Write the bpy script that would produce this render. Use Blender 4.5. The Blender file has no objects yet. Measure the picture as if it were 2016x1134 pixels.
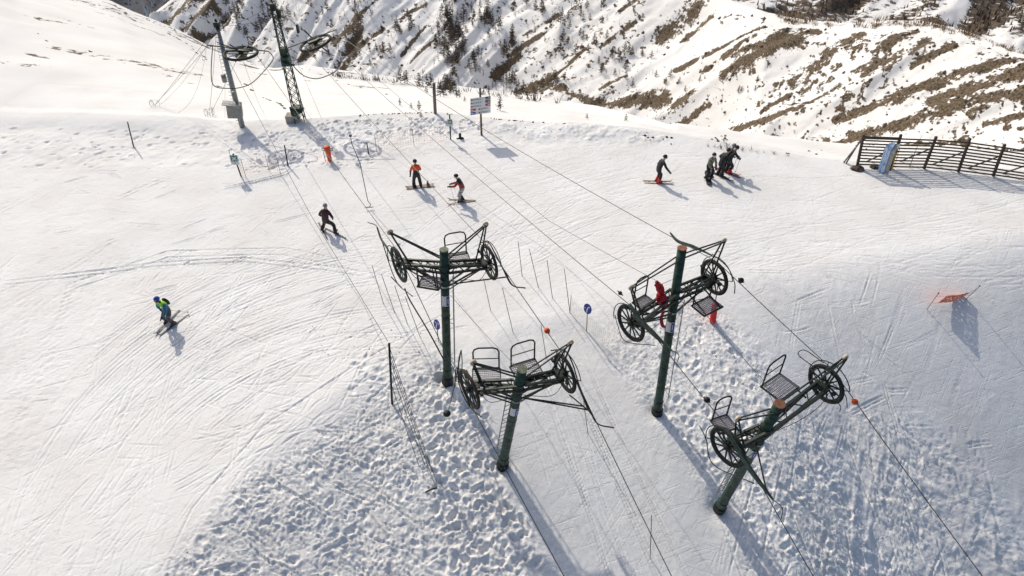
import bpy, math, random
import numpy as np
from mathutils import Vector, Matrix, noise as mnoise
random.seed(7); rng = np.random.default_rng(7)
C = bpy.context.scene.collection
SC = bpy.context.scene

# ------------------------------------------------------------------ camera, sky, sun, exposure
FPX = 1398.0; PITCH = math.radians(40.6); CAMH = 21.0
cam_d = bpy.data.cameras.new('camera'); cam = bpy.data.objects.new('camera', cam_d); C.objects.link(cam)
cam.location = (0, 0, CAMH); cam.rotation_euler = (math.pi/2 - PITCH, 0, 0)
cam_d.sensor_width = 36.0; cam_d.lens = 36.0*FPX/2016.0; cam_d.clip_end = 6000.0; cam_d.clip_start = 0.1
SC.camera = cam
SUN_AZ = math.radians(-32); SUN_EL = math.radians(38.5)
sunv = Vector((math.sin(SUN_AZ)*math.cos(SUN_EL), math.cos(SUN_AZ)*math.cos(SUN_EL), math.sin(SUN_EL)))
w = bpy.data.worlds.new('World'); SC.world = w; w.use_nodes = True
nt = w.node_tree; bg = nt.nodes['Background']
sky = nt.nodes.new('ShaderNodeTexSky'); sky.sky_type = 'NISHITA'; sky.sun_disc = False
sky.sun_elevation = SUN_EL; sky.sun_rotation = SUN_AZ; sky.altitude = 600; sky.air_density = 1.0; sky.dust_density = 5.0; sky.ozone_density = 0.6
nt.links.new(sky.outputs[0], bg.inputs[0]); bg.inputs[1].default_value = 0.145
sl = bpy.data.lights.new('sun', 'SUN'); sl.energy = 3.3; sl.angle = math.radians(0.5); sl.color = (1.0, 0.93, 0.795)
so = bpy.data.objects.new('sun', sl); C.objects.link(so); so.rotation_euler = sunv.to_track_quat('Z', 'Y').to_euler()
so.location = (-20, 40, 60)
SC.view_settings.view_transform = 'Standard'; SC.view_settings.look = 'None'
SC.view_settings.exposure = -0.28; SC.view_settings.gamma = 1.0; SC.view_settings.use_curve_mapping = False

# ------------------------------------------------------------------ where things stand: sight lines of the survey photograph
cs, sn = math.cos(PITCH), math.sin(PITCH)
EYE = np.array([0, 0, CAMH])
def ray(px, py):
    a = (px-1008)/FPX; b = (567-py)/FPX
    return np.array([a, cs+b*sn, -sn+b*cs])
def flat(px, py, z=0.0):
    r = ray(px, py); return EYE + r*((z-CAMH)/r[2])
def atY(px, py, Y):
    r = ray(px, py); return EYE + r*(Y/r[1])
def over(b, px, py):
    """point on the sight line nearest to the vertical line through b"""
    r = ray(px, py); t = (r[0]*b[0]+r[1]*b[1])/(r[0]**2+r[1]**2); return EYE + r*t
def onplane(px, py, P0, n):
    r = ray(px, py); return EYE + r*(np.dot(np.array(P0)-EYE, n)/np.dot(r, n))

# ------------------------------------------------------------------ noise in numpy
def _h(ix, iy, seed):
    h = (ix.astype(np.int64)*374761393 + iy.astype(np.int64)*668265263 + seed*982451653) & 0x7fffffff
    h = ((h ^ (h >> 13))*1274126177) & 0x7fffffff
    h = h ^ (h >> 16)
    return (h & 0xffff)/65535.0
def vnoise(x, y, seed=0):
    ix = np.floor(x); iy = np.floor(y); fx = x-ix; fy = y-iy
    fx = fx*fx*fx*(fx*(fx*6-15)+10); fy = fy*fy*fy*(fy*(fy*6-15)+10)
    a = _h(ix, iy, seed); b = _h(ix+1, iy, seed); c = _h(ix, iy+1, seed); d = _h(ix+1, iy+1, seed)
    return (a*(1-fx)+b*fx)*(1-fy) + (c*(1-fx)+d*fx)*fy
def fbm(x, y, octv=4, seed=0, gain=0.5):
    s = 0; amp = 1; tot = 0
    for k in range(octv):
        s = s + amp*(vnoise(x*2**k+17.3*k, y*2**k-9.1*k, seed+k)-0.5)*2; tot += amp; amp *= gain
    return s/tot
def sstep(a, b, x):
    t = np.clip((x-a)/(b-a), 0, 1); return t*t*(3-2*t)

# ------------------------------------------------------------------ terrain function
CREST = [(-700,-330,70),(-300,-210,80),(0,-70,92),(120,-30,94),(220,4,94),(260,24,93),(300,40,92),(354,64,90),(408,92,88),(455,113,86),(508,130,85),(542,137,84),
         (600,133,84),(673,144,84),(760,152,85),(870,166,86),(1000,184,86),(1100,200,82),(1190,214,72),(1260,232,60)]
EDGE = [(-700,215),(0,222),(300,232),(480,240),(600,236),(740,226),(850,222),(1000,238),(1100,244),(1200,252),(1260,256),(1330,266),(1400,276),(1500,292),
        (1600,308),(1690,318),(1800,318),(2016,336),(2500,380)]
def _u(px, py): r = ray(px, py); return r[0]/r[1]
eu, ey = [], []
for p in EDGE: q = flat(*p); eu.append(q[0]/q[1]); ey.append(q[1])
cu, cy, cz = [], [], []
for px, py, Y in CREST: q = atY(px, py, Y); cu.append(q[0]/q[1]); cy.append(Y); cz.append(q[2])
for px, py in EDGE:
    if px > 1290: q = flat(px, py); cu.append(q[0]/q[1]); cy.append(q[1]+3); cz.append(-1.1)
LINE = [(-900,1500),(330,1080),(560,840),(760,690),(1000,640),(1300,560),(1700,500),(2016,450),(2600,420)]
lx = [flat(*p)[0] for p in LINE]; ly = [flat(*p)[1] for p in LINE]
def zbase(x, y):
    x = np.asarray(x, float); y = np.asarray(y, float)
    u = x/np.maximum(y, 8.0)
    Ye = np.interp(u, eu, ey); Yc = np.interp(u, cu, cy); zc = np.interp(u, cu, cz)
    Yc = np.maximum(Yc, Ye+2.5)
    t = np.clip((y-Ye)/(Yc-Ye), 0, 1)
    z = zc*(0.7*t+0.3*t*t*(3-2*t))
    d = np.maximum(y-Yc, 0); s0 = np.minimum(zc/(Yc-Ye), 0)*0.7
    fall = 0.62 + 0.0*u
    z = z + s0*d - fall*(d-5*(1-np.exp(-d/5)))
    hid = sstep(Ye+2, Ye+9, y)
    z = z + hid*0.45*fbm(x*0.09, y*0.09, 3, 5)*sstep(0, 8, Yc-y+6)
    z = z + sstep(Ye-2.5, Ye-0.6, y)*(1-sstep(Ye-0.2, Ye+1.2, y))*(0.10+0.12*vnoise(x*0.5, y*0.5, 61))*(1-sstep(0.12, 0.34, u))
    dd = np.maximum(np.interp(x, lx, ly)-y, 0)
    sl = np.interp(x, [-14,-8,-1,6,10,14,25], [0.06,0.15,0.26,0.28,0.31,0.47,0.56])
    wr = np.interp(x, [-6,-1,6], [1.1,1.6,2.5])
    z = z - sl*(dd-wr*(1-np.exp(-dd/wr)))
    z = z + 0.10*fbm(x*0.12+3, y*0.12, 2, 11)
    return z
def gnd(px, py, dz=0.0):
    r = ray(px, py); t = np.linspace(14, 130, 2400)
    P = EYE[:, None] + r[:, None]*t
    f = P[2]-zbase(P[0], P[1]); k = int(np.argmax(f < 0))
    a = t[k-1]+(t[k]-t[k-1])*f[k-1]/(f[k-1]-f[k]); q = EYE+r*a
    q[2] = float(zbase(q[0], q[1]))+dz; return q
def gz(x, y): return float(zbase(x, y))

# ------------------------------------------------------------------ materials
def newmat(name):
    m = bpy.data.materials.new(name); m.use_nodes = True
    return m, m.node_tree, m.node_tree.nodes['Principled BSDF']
def mat(name, col, rough=0.6, metal=0.0, var=0.25, scale=9.0, bump=0.15, col2=None, spec=0.4):
    m, t, b = newmat(name); N = t.nodes; L = t.links
    tc = N.new('ShaderNodeTexCoord'); n = N.new('ShaderNodeTexNoise'); n.inputs['Scale'].default_value = scale; n.inputs['Detail'].default_value = 5
    L.new(tc.outputs['Object'], n.inputs['Vector'])
    r = N.new('ShaderNodeValToRGB'); c = Vector(col)
    lo = c*(1-var); hi = (Vector(col2) if col2 else c*(1+var))
    r.color_ramp.elements[0].color = (*[min(1, v) for v in lo], 1); r.color_ramp.elements[1].color = (*[min(1, v) for v in hi], 1)
    r.color_ramp.elements[0].position = 0.35; r.color_ramp.elements[1].position = 0.68
    L.new(n.outputs['Fac'], r.inputs[0]); L.new(r.outputs[0], b.inputs['Base Color'])
    b.inputs['Roughness'].default_value = rough; b.inputs['Metallic'].default_value = metal; b.inputs['Specular IOR Level'].default_value = spec
    if bump:
        bp = N.new('ShaderNodeBump'); bp.inputs['Strength'].default_value = bump; bp.inputs['Distance'].default_value = 0.01
        L.new(n.outputs['Fac'], bp.inputs['Height']); L.new(bp.outputs[0], b.inputs['Normal'])
    return m
M = {}
def snow_mat(name, grain=1.0, attr=None, soil=(0.165, 0.122, 0.078), soil2=(0.058, 0.044, 0.031), sscale=0.5):
    m, t, b = newmat(name); N = t.nodes; L = t.links
    tc = N.new('ShaderNodeTexCoord')
    n1 = N.new('ShaderNodeTexNoise'); n1.inputs['Scale'].default_value = 9/grain; n1.inputs['Detail'].default_value = 6; n1.inputs['Roughness'].default_value = 0.65
    n2 = N.new('ShaderNodeTexNoise'); n2.inputs['Scale'].default_value = 0.35/grain; n2.inputs['Detail'].default_value = 4
    L.new(tc.outputs['Object'], n1.inputs['Vector']); L.new(tc.outputs['Object'], n2.inputs['Vector'])
    cr = N.new('ShaderNodeValToRGB'); e = cr.color_ramp.elements
    e[0].color = (0.80, 0.785, 0.765, 1); e[0].position = 0.3; e[1].color = (0.875, 0.87, 0.86, 1); e[1].position = 0.62
    L.new(n2.outputs['Fac'], cr.inputs[0])
    bp = N.new('ShaderNodeBump'); bp.inputs['Strength'].default_value = 0.55; bp.inputs['Distance'].default_value = 0.022*grain
    L.new(n1.outputs['Fac'], bp.inputs['Height']); L.new(bp.outputs[0], b.inputs['Normal'])
    if grain == 1.0:
        prev = bp
        for ang_, sc_, dd_ in ((0.95, 34, 0.010), (0.35, 26, 0.010), (-0.2, 30, 0.006)):
            mp = N.new('ShaderNodeMapping'); mp.vector_type = 'TEXTURE'; mp.inputs['Rotation'].default_value = (0, 0, ang_); mp.inputs['Scale'].default_value = (1.6, 1/sc_*2.2, 1.0)
            ns = N.new('ShaderNodeTexNoise'); ns.inputs['Scale'].default_value = 1.0; ns.inputs['Detail'].default_value = 2; ns.inputs['Distortion'].default_value = 0.9
            L.new(tc.outputs['Object'], mp.inputs['Vector']); L.new(mp.outputs[0], ns.inputs['Vector'])
            rr = N.new('ShaderNodeMapRange'); rr.inputs['From Min'].default_value = 0.60; rr.inputs['From Max'].default_value = 0.68; L.new(ns.outputs['Fac'], rr.inputs['Value'])
            b2_ = N.new('ShaderNodeBump'); b2_.invert = True; b2_.inputs['Strength'].default_value = 0.55; b2_.inputs['Distance'].default_value = dd_
            L.new(rr.outputs[0], b2_.inputs['Height']); L.new(prev.outputs[0], b2_.inputs['Normal']); prev = b2_
        L.new(prev.outputs[0], b.inputs['Normal'])
    b.inputs['Roughness'].default_value = 0.75; b.inputs['Specular IOR Level'].default_value = 0.15
    if attr:
        at = N.new('ShaderNodeAttribute'); at.attribute_name = attr
        n3 = N.new('ShaderNodeTexNoise'); n3.inputs['Scale'].default_value = sscale; n3.inputs['Detail'].default_value = 9; n3.inputs['Roughness'].default_value = 0.72
        L.new(tc.outputs['Object'], n3.inputs['Vector'])
        ad = N.new('ShaderNodeMath'); ad.operation = 'MULTIPLY_ADD'; ad.inputs[1].default_value = 1.6; L.new(n3.outputs['Fac'], ad.inputs[0])
        L.new(at.outputs['Fac'], ad.inputs[2])
        mr = N.new('ShaderNodeMapRange'); mr.inputs['From Min'].default_value = 1.19; mr.inputs['From Max'].default_value = 1.27; L.new(ad.outputs[0], mr.inputs['Value'])
        n4 = N.new('ShaderNodeTexNoise'); n4.inputs['Scale'].default_value = sscale*2.3; n4.inputs['Detail'].default_value = 8; L.new(tc.outputs['Object'], n4.inputs['Vector'])
        sr = N.new('ShaderNodeValToRGB'); s = sr.color_ramp.elements
        s[0].color = (*soil2, 1); s[0].position = 0.41; s[1].color = (*soil, 1); s[1].position = 0.57
        L.new(n4.outputs['Fac'], sr.inputs[0])
        mx = N.new('ShaderNodeMix'); mx.data_type = 'RGBA'
        L.new(mr.outputs[0], mx.inputs['Factor']); L.new(cr.outputs[0], mx.inputs['A']); L.new(sr.outputs[0], mx.inputs['B'])
        L.new(mx.outputs['Result'], b.inputs['Base Color'])
    else:
        L.new(cr.outputs[0], b.inputs['Base Color'])
    return m
M['snow'] = snow_mat('snow_piste')
M['snow_far'] = snow_mat('snow_slope', 2.0, 'bare', sscale=1.2)
M['mount'] = snow_mat('mountain_snow_and_soil', 14.0, 'bare', sscale=0.85)
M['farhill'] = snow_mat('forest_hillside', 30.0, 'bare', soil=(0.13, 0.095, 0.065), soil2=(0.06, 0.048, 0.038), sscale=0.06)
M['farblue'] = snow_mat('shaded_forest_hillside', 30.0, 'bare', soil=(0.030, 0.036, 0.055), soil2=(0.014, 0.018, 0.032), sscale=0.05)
M['green'] = mat('green_painted_steel', (0.026, 0.062, 0.040), 0.5, 0.0, 0.65, 5, 0.2)
M['steel'] = mat('dark_weathered_steel', (0.027, 0.035, 0.028), 0.5, 0.3, 0.4, 14, 0.2)
M['black'] = mat('black_rubber', (0.014, 0.015, 0.017), 0.6, 0, 0.3, 20)
M['tyre'] = mat('worn_rubber_wheel', (0.026, 0.028, 0.025), 0.75, 0, 0.4, 12)
M['tyre_rust'] = mat('rusty_wheel_rim', (0.060, 0.040, 0.030), 0.8, 0, 0.4, 12)
M['galv'] = mat('galvanised_steel', (0.30, 0.31, 0.31), 0.45, 0.6, 0.25, 12)
M['grate'] = mat('grating_steel', (0.30, 0.28, 0.31), 0.45, 0.4, 0.3, 18)
M['rust'] = mat('rusty_cap', (0.22, 0.10, 0.06), 0.8, 0, 0.4, 12)
M['capgreen'] = mat('lichen_grey_cap', (0.17, 0.19, 0.13), 0.8, 0, 0.35, 12)
M['cream'] = mat('cream_nylon_roller', (0.62, 0.50, 0.36), 0.5, 0, 0.15, 12)
M['cable'] = mat('wire_rope', (0.05, 0.05, 0.05), 0.5, 0.5, 0.3, 40)
M['white'] = mat('white_panel', (0.75, 0.75, 0.74), 0.5, 0, 0.06, 6, 0.05)
M['grey'] = mat('grey_sheet_metal', (0.27, 0.27, 0.25), 0.55, 0.2, 0.2, 8)
M['concrete'] = mat('pale_concrete', (0.36, 0.34, 0.30), 0.9, 0, 0.2, 8)
M['blue'] = mat('blue_sign_face', (0.018, 0.030, 0.30), 0.4, 0, 0.12, 6, 0.03)
M['sgreen'] = mat('green_sign_face', (0.010, 0.16, 0.10), 0.4, 0, 0.12, 6, 0.03)
M['teal'] = mat('teal_sign_face', (0.010, 0.17, 0.14), 0.4, 0, 0.12, 6, 0.03)
M['sred'] = mat('red_sign_face', (0.45, 0.012, 0.015), 0.4, 0, 0.1, 6, 0.03)
M['sblack'] = mat('black_sign_face', (0.015, 0.015, 0.017), 0.4, 0, 0.1, 6, 0.03)
M['wood'] = mat('weathered_wood', (0.13, 0.085, 0.055), 0.85, 0, 0.4, 14)
M['woodgrey'] = mat('grey_weathered_wood', (0.17, 0.145, 0.12), 0.85, 0, 0.4, 14)
M['wooddark'] = mat('dark_weathered_wood', (0.080, 0.060, 0.046), 0.85, 0, 0.45, 14)
M['orange'] = mat('orange_foam_pad', (0.75, 0.11, 0.02), 0.6, 0, 0.15, 7)
M['onet'] = mat('orange_net', (0.62, 0.30, 0.17), 0.7, 0, 0.15, 7, 0)
M['banner'] = mat('orange_red_banner', (0.82, 0.17, 0.08), 0.6, 0, 0.15, 9)
M['red'] = mat('red_fabric', (0.50, 0.012, 0.018), 0.5, 0, 0.35, 5, 0.4)
M['redpad'] = mat('bright_red_pad', (0.72, 0.012, 0.02), 0.5, 0, 0.15, 10, 0.3)
M['netgrey'] = mat('grey_net', (0.42, 0.41, 0.40), 0.7, 0, 0.1, 7, 0)
M['bamboo'] = mat('bamboo_pole', (0.17, 0.15, 0.10), 0.6, 0, 0.3, 20)
M['stone'] = mat('brown_stone', (0.10, 0.072, 0.052), 0.9, 0, 0.4, 5, 0.5)
M['larch'] = mat('bare_larch_twigs', (0.135, 0.100, 0.072), 0.9, 0, 0.4, 1.2, 0)
M['larchdark'] = mat('dark_larch_twigs', (0.082, 0.066, 0.053), 0.9, 0, 0.4, 1.2, 0)
M['trunk'] = mat('larch_bark', (0.075, 0.055, 0.042), 0.9, 0, 0.3, 3)
M['shrub'] = mat('ochre_shrub_twigs', (0.26, 0.18, 0.10), 0.9, 0, 0.4, 1.0, 0)
M['skin'] = mat('skin', (0.55, 0.34, 0.25), 0.5, 0, 0.1, 20)
for k, c in dict(jk_black=(0.012, 0.013, 0.018), jk_navy=(0.012, 0.014, 0.022), jk_orange=(0.85, 0.09, 0.025), jk_blue=(0.018, 0.15, 0.27), jk_lime=(0.32, 0.80, 0.02),
                 jk_maroon=(0.055, 0.014, 0.024), jk_red=(0.33, 0.035, 0.022), tr_grey=(0.075, 0.08, 0.092), tr_black=(0.012, 0.012, 0.016), bt_red=(0.60, 0.03, 0.02),
                 bt_dark=(0.05, 0.03, 0.03), helm_blue=(0.015, 0.06, 0.36), helm_black=(0.015, 0.016, 0.02), helm_grey=(0.25, 0.25, 0.25), gog_white=(0.7, 0.7, 0.7),
                 gog_red=(0.6, 0.08, 0.08), gog_dark=(0.02, 0.02, 0.03), ski_dark=(0.05, 0.05, 0.06), ski_red=(0.28, 0.05, 0.035), ski_tan=(0.30, 0.22, 0.17),
                 board_grey=(0.42, 0.42, 0.41), yellow=(0.68, 0.45, 0.03), pole_grey=(0.30, 0.30, 0.28)).items():
    M[k] = mat(k.replace('jk', 'jacket').replace('tr_', 'trousers_').replace('bt_', 'boot_').replace('gog', 'goggles'), c, 0.55, 0, 0.25, 9, 0.2)
M['camo'] = mat('camouflage_cloth', (0.035, 0.04, 0.025), 0.8, 0, 0.3, 11, 0, col2=(0.42, 0.42, 0.30))
M['pattern'] = mat('patterned_cloth', (0.06, 0.06, 0.06), 0.8, 0, 0.3, 16, 0, col2=(0.75, 0.72, 0.72))
def stripe_mat():
    m, t, b = newmat('blue_streaked_board_base'); N = t.nodes; L = t.links
    tc = N.new('ShaderNodeTexCoord'); wv = N.new('ShaderNodeTexNoise'); mp = N.new('ShaderNodeMapping'); mp.inputs['Scale'].default_value = (30, 6, 3.5)
    mp.inputs['Rotation'].default_value = (0, 0.25, 0); L.new(tc.outputs['Object'], mp.inputs['Vector']); L.new(mp.outputs[0], wv.inputs['Vector'])
    wv.inputs['Scale'].default_value = 1.0
    r = N.new('ShaderNodeValToRGB'); e = r.color_ramp.elements; e[0].position = 0.36; e[1].position = 0.50
    e[0].color = (0.03, 0.22, 0.66, 1); e[1].color = (0.66, 0.78, 0.88, 1); L.new(wv.outputs['Fac'], r.inputs[0]); L.new(r.outputs[0], b.inputs['Base Color'])
    b.inputs['Roughness'].default_value = 0.35
    return m
M['boardblue'] = stripe_mat()

# ------------------------------------------------------------------ mesh builder
def frame(d):
    d = np.array(d, float); d /= np.linalg.norm(d)
    a = np.array([0, 0, 1.0]) if abs(d[2]) < 0.9 else np.array([1.0, 0, 0])
    x = np.cross(a, d); x /= np.linalg.norm(x); return x, np.cross(d, x), d
class MB:
    def __init__(s): s.v = []; s.f = []; s.mi = []; s.cur = 0
    def add(s, vs, fs):
        o = len(s.v); s.v += [tuple(map(float, q)) for q in vs]; s.f += [tuple(i+o for i in f) for f in fs]; s.mi += [s.cur]*len(fs); return s
    def tube(s, pts, r, n=6, cap=True):
        pts = [np.array(p, float) for p in pts]; R = r if hasattr(r, '__len__') else [r]*len(pts)
        vs = []; fs = []
        px = None
        for i, p in enumerate(pts):
            d = pts[min(i+1, len(pts)-1)]-pts[max(i-1, 0)]
            x, y, d = frame(d)
            if px is not None:
                x = px-d*np.dot(px, d); nx = np.linalg.norm(x)
                x = x/nx if nx > 1e-6 else frame(d)[0]; y = np.cross(d, x)
            px = x
            for k in range(n):
                a = 2*math.pi*k/n; vs.append(p+(x*math.cos(a)+y*math.sin(a))*R[i])
        for i in range(len(pts)-1):
            for k in range(n):
                k2 = (k+1) % n; fs.append((i*n+k, i*n+k2, (i+1)*n+k2, (i+1)*n+k))
        if cap: fs.append(tuple(range(n-1, -1, -1))); fs.append(tuple((len(pts)-1)*n+k for k in range(n)))
        return s.add(vs, fs)
    def box(s, c, size, ax=None):
        ax = ax if ax is not None else np.eye(3); c = np.array(c, float); h = np.array(size)/2.0
        vs = [c+ax[0]*h[0]*i+ax[1]*h[1]*j+ax[2]*h[2]*k for i in (-1, 1) for j in (-1, 1) for k in (-1, 1)]
        return s.add(vs, [(0, 1, 3, 2), (4, 6, 7, 5), (0, 4, 5, 1), (2, 3, 7, 6), (0, 2, 6, 4), (1, 5, 7, 3)])
    def beam(s, p, q, wd, ht):
        p = np.array(p, float); q = np.array(q, float); x, y, d = frame(q-p)
        return s.box((p+q)/2, (wd, ht, np.linalg.norm(q-p)), np.array([x, y, d]))
    def torus(s, c, axis, R, r, n=28, m=8, sy=1.0):
        x, y, d = frame(axis); c = np.array(c, float); vs = []; fs = []
        for i in range(n):
            a = 2*math.pi*i/n; e = x*math.cos(a)+y*math.sin(a)
            for k in range(m):
                b = 2*math.pi*k/m; vs.append(c+e*(R+r*math.cos(b))+d*r*sy*math.sin(b))
        for i in range(n):
            for k in range(m):
                i2 = (i+1) % n; k2 = (k+1) % m; fs.append((i*m+k, i2*m+k, i2*m+k2, i*m+k2))
        return s.add(vs, fs)
    def ball(s, c, r, n=10, m=7, ax=None):
        ax = np.eye(3) if ax is None else ax; r = np.array(r if hasattr(r, '__len__') else (r, r, r), float); c = np.array(c, float)
        vs = [c-ax[2]*r[2]]; fs = []
        for j in range(1, m):
            t = math.pi*j/m
            for i in range(n):
                a = 2*math.pi*i/n
                vs.append(c+ax[0]*r[0]*math.sin(t)*math.cos(a)+ax[1]*r[1]*math.sin(t)*math.sin(a)-ax[2]*r[2]*math.cos(t))
        vs.append(c+ax[2]*r[2]); top = len(vs)-1
        for i in range(n):
            i2 = (i+1) % n; fs.append((0, 1+i2, 1+i)); fs.append((top, top-n+i, top-n+i2))
            for j in range(m-2): fs.append((1+j*n+i, 1+j*n+i2, 1+(j+1)*n+i2, 1+(j+1)*n+i))
        return s.add(vs, fs)
    def plate(s, poly, nrm, th):
        nrm = np.array(nrm, float); nrm = nrm/np.linalg.norm(nrm)*th/2; n = len(poly)
        vs = [np.array(p)-nrm for p in poly]+[np.array(p)+nrm for p in poly]
        fs = [tuple(range(n-1, -1, -1)), tuple(range(n, 2*n))]+[(i, (i+1) % n, n+(i+1) % n, n+i) for i in range(n)]
        return s.add(vs, fs)
    def ribbon(s, pts, side, wd, th):
        """a flat strap along pts, its width along 'side'"""
        W = wd if hasattr(wd, '__len__') else [wd]*len(pts); vs = []; fs = []; side = np.array(side, float)/np.linalg.norm(side)
        for i, p in enumerate(pts):
            p = np.array(p, float); d = np.array(pts[min(i+1, len(pts)-1)])-np.array(pts[max(i-1, 0)]); n = np.cross(d, side); n = n/np.linalg.norm(n)*th/2
            vs += [p-side*W[i]/2-n, p+side*W[i]/2-n, p+side*W[i]/2+n, p-side*W[i]/2+n]
        for i in range(len(pts)-1):
            for k in range(4): fs.append((i*4+k, i*4+(k+1) % 4, i*4+4+(k+1) % 4, i*4+4+k))
        e = (len(pts)-1)*4; fs += [(3, 2, 1, 0), (e, e+1, e+2, e+3)]
        return s.add(vs, fs)
    def mesh(s, name, mats, org=(0, 0, 0), smooth=False):
        me = bpy.data.meshes.new(name); o = np.array(org, float)
        me.from_pydata([tuple(np.array(v)-o) for v in s.v], [], s.f)
        for m in (mats if isinstance(mats, (list, tuple)) else [mats]): me.materials.append(m)
        if any(s.mi): me.polygons.foreach_set('material_index', s.mi)
        if smooth: me.polygons.foreach_set('use_smooth', [True]*len(me.polygons))
        me.update(); return me
    def build(s, name, mats, parent=None, smooth=False):
        org = (0, 0, 0)
        if parent is not None: org = parent.get('_o', None) or (0, 0, 0)
        o = bpy.data.objects.new(name, s.mesh(name, mats, org, smooth)); C.objects.link(o)
        if parent is not None: o.parent = parent; ORG[o] = org; o['_o'] = list(org)
        return o
    def single(s, name, mats, org, label, cat, group=None, smooth=False):
        o = bpy.data.objects.new(name, s.mesh(name, mats, org, smooth)); C.objects.link(o); o.location = tuple(map(float, org)); o['_o'] = [float(q) for q in org]
        return tag(o, label, cat, group)
ORG = {}
def tag(o, label=None, cat=None, group=None, kind=None):
    if label: o['label'] = label
    if cat: o['category'] = cat
    if group: o['group'] = group
    if kind: o['kind'] = kind
    return o
def thing(name, org, label, cat, group=None):
    o = bpy.data.objects.new(name, None); C.objects.link(o); o.empty_display_size = 0.2
    o.location = tuple(map(float, org)); o['_o'] = [float(q) for q in org]
    return tag(o, label, cat, group)
def arc(p, q, sag, n=14):
    p = np.array(p, float); q = np.array(q, float)
    return [p+(q-p)*t-np.array([0, 0, sag*4*t*(1-t)]) for t in np.linspace(0, 1, n)]
def curve(pts, n=8):
    """Catmull-Rom through pts"""
    P = [np.array(p, float) for p in pts]; P = [2*P[0]-P[1]]+P+[2*P[-1]-P[-2]]; out = []
    for i in range(1, len(P)-2):
        for t in np.linspace(0, 1, n, endpoint=False):
            a, b, c, d = P[i-1:i+3]
            out.append(0.5*(2*b+(c-a)*t+(2*a-5*b+4*c-d)*t*t+(3*b-a-3*c+d)*t**3))
    out.append(P[-2]); return out
def grid_mesh(name, X, Y, Z, mat_, attr=None, keep=None):
    ny, nx = X.shape; V = np.stack([X, Y, Z], -1).reshape(-1, 3)
    idx = np.arange(nx*ny).reshape(ny, nx)
    q = np.stack([idx[:-1, :-1], idx[:-1, 1:], idx[1:, 1:], idx[1:, :-1]], -1)
    if keep is not None: q = q[keep]
    q = q.reshape(-1, 4)
    me = bpy.data.meshes.new(name); me.vertices.add(len(V)); me.vertices.foreach_set('co', V.astype(np.float32).ravel())
    me.loops.add(q.size); me.loops.foreach_set('vertex_index', q.astype(np.int32).ravel())
    me.polygons.add(len(q)); me.polygons.foreach_set('loop_start', np.arange(0, q.size, 4, dtype=np.int32))
    me.polygons.foreach_set('use_smooth', np.ones(len(q), bool))
    if attr is not None:
        a = me.attributes.new('bare', 'FLOAT', 'POINT'); a.data.foreach_set('value', attr.astype(np.float32).ravel())
    me.materials.append(mat_); me.update(calc_edges=True); me.validate()
    o = bpy.data.objects.new(name, me); C.objects.link(o); o['kind'] = 'structure'; return o

# ------------------------------------------------------------------ the near snow, with tracks, footprints and churned patches as relief
XN0, XN1, YN0, YN1 = -33.0, 33.0, 9.0, 47.0
xs = np.concatenate([np.arange(XN0, -17, 0.085), np.arange(-17, 17, 0.042), np.arange(17, XN1+.05, 0.085)])
ys = [YN0]
while ys[-1] < YN1: ys.append(ys[-1]+np.interp(ys[-1], [9, 20, 47], [0.040, 0.048, 0.085]))
ys = np.array(ys)
GX, GY = np.meshgrid(xs, ys)
GZ = zbase(GX, GY)
# pixel coordinates of each ground spot: only used to lay out the regions surveyed in the photograph
dZ = GZ-CAMH; dep = GY*cs-dZ*sn
PX = 1008+GX/dep*FPX; PY = 567-(GY*sn+dZ*cs)/dep*FPX
def inpoly(poly):
    ins = np.zeros(PX.shape, bool); n = len(poly)
    for i in range(n):
        x1, y1 = poly[i]; x2, y2 = poly[(i+1) % n]
        c = ((y1 > PY) != (y2 > PY)) & (PX < (x2-x1)*(PY-y1)/((y2-y1) or 1e-9)+x1); ins ^= c
    return ins.astype(float)
def soft(m, k):
    c = np.cumsum(np.cumsum(np.pad(m, ((k+1, k), (k+1, k)), mode='edge'), 0), 1); w = 2*k+1
    return (c[w:, w:]-c[:-w, w:]-c[w:, :-w]+c[:-w, :-w])/w/w
ch1 = soft(inpoly([(380,1060),(470,940),(600,860),(720,800),(800,700),(880,690),(935,760),(985,930),(1065,1060),(1110,1180),(250,1180)]), 14)
ch2 = soft(inpoly([(1180,650),(1270,600),(1330,560),(1420,610),(1520,700),(1560,800),(1640,900),(1760,1180),(1500,1180),(1405,1000),(1300,840),(1190,690)]), 12)
ch3 = soft(inpoly([(1560,820),(1760,840),(1960,960),(2100,1180),(1640,1180)]), 18)
lane = soft(inpoly([(1010,640),(1140,640),(1290,850),(1420,1030),(1500,1180),(1130,1180),(1060,1040),(1000,900),(960,760)]), 10)
up = soft(inpoly([(-300,250),(480,245),(760,228),(1000,242),(1280,262),(1330,285),(1000,292),(760,300),(560,330),(200,335),(-300,330)]), 8)
rough = soft(inpoly([(950,238),(1200,246),(1320,268),(1310,290),(1120,276),(960,266)]), 4)
mid = soft(inpoly([(1190,520),(1400,560),(1500,640),(1700,700),(1720,560),(1500,500)]), 20)
brk = 0.75+0.5*fbm(GX*0.5, GY*0.5, 3, 21)
lum = fbm(GX*3.2, GY*3.2, 4, 31)
wx = GX+0.22*fbm(GX*1.7, GY*1.7, 3, 33); wy = GY+0.22*fbm(GX*1.7+9, GY*1.7-4, 3, 34)
n_a = fbm(wx*2.4, wy*3.1, 3, 41, 0.55); n_b = fbm(wx*5.2+5, wy*6.0, 3, 43, 0.6)
crust = np.abs(fbm(wx*5.5, wy*5.5, 2, 45))
holes = sstep(0.02, 0.30, n_a)*0.6+sstep(0.05, 0.32, n_b)*0.55
ch = np.clip(ch1+ch2*0.9, 0, 1)*np.clip(brk, 0, 1.25)
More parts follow.
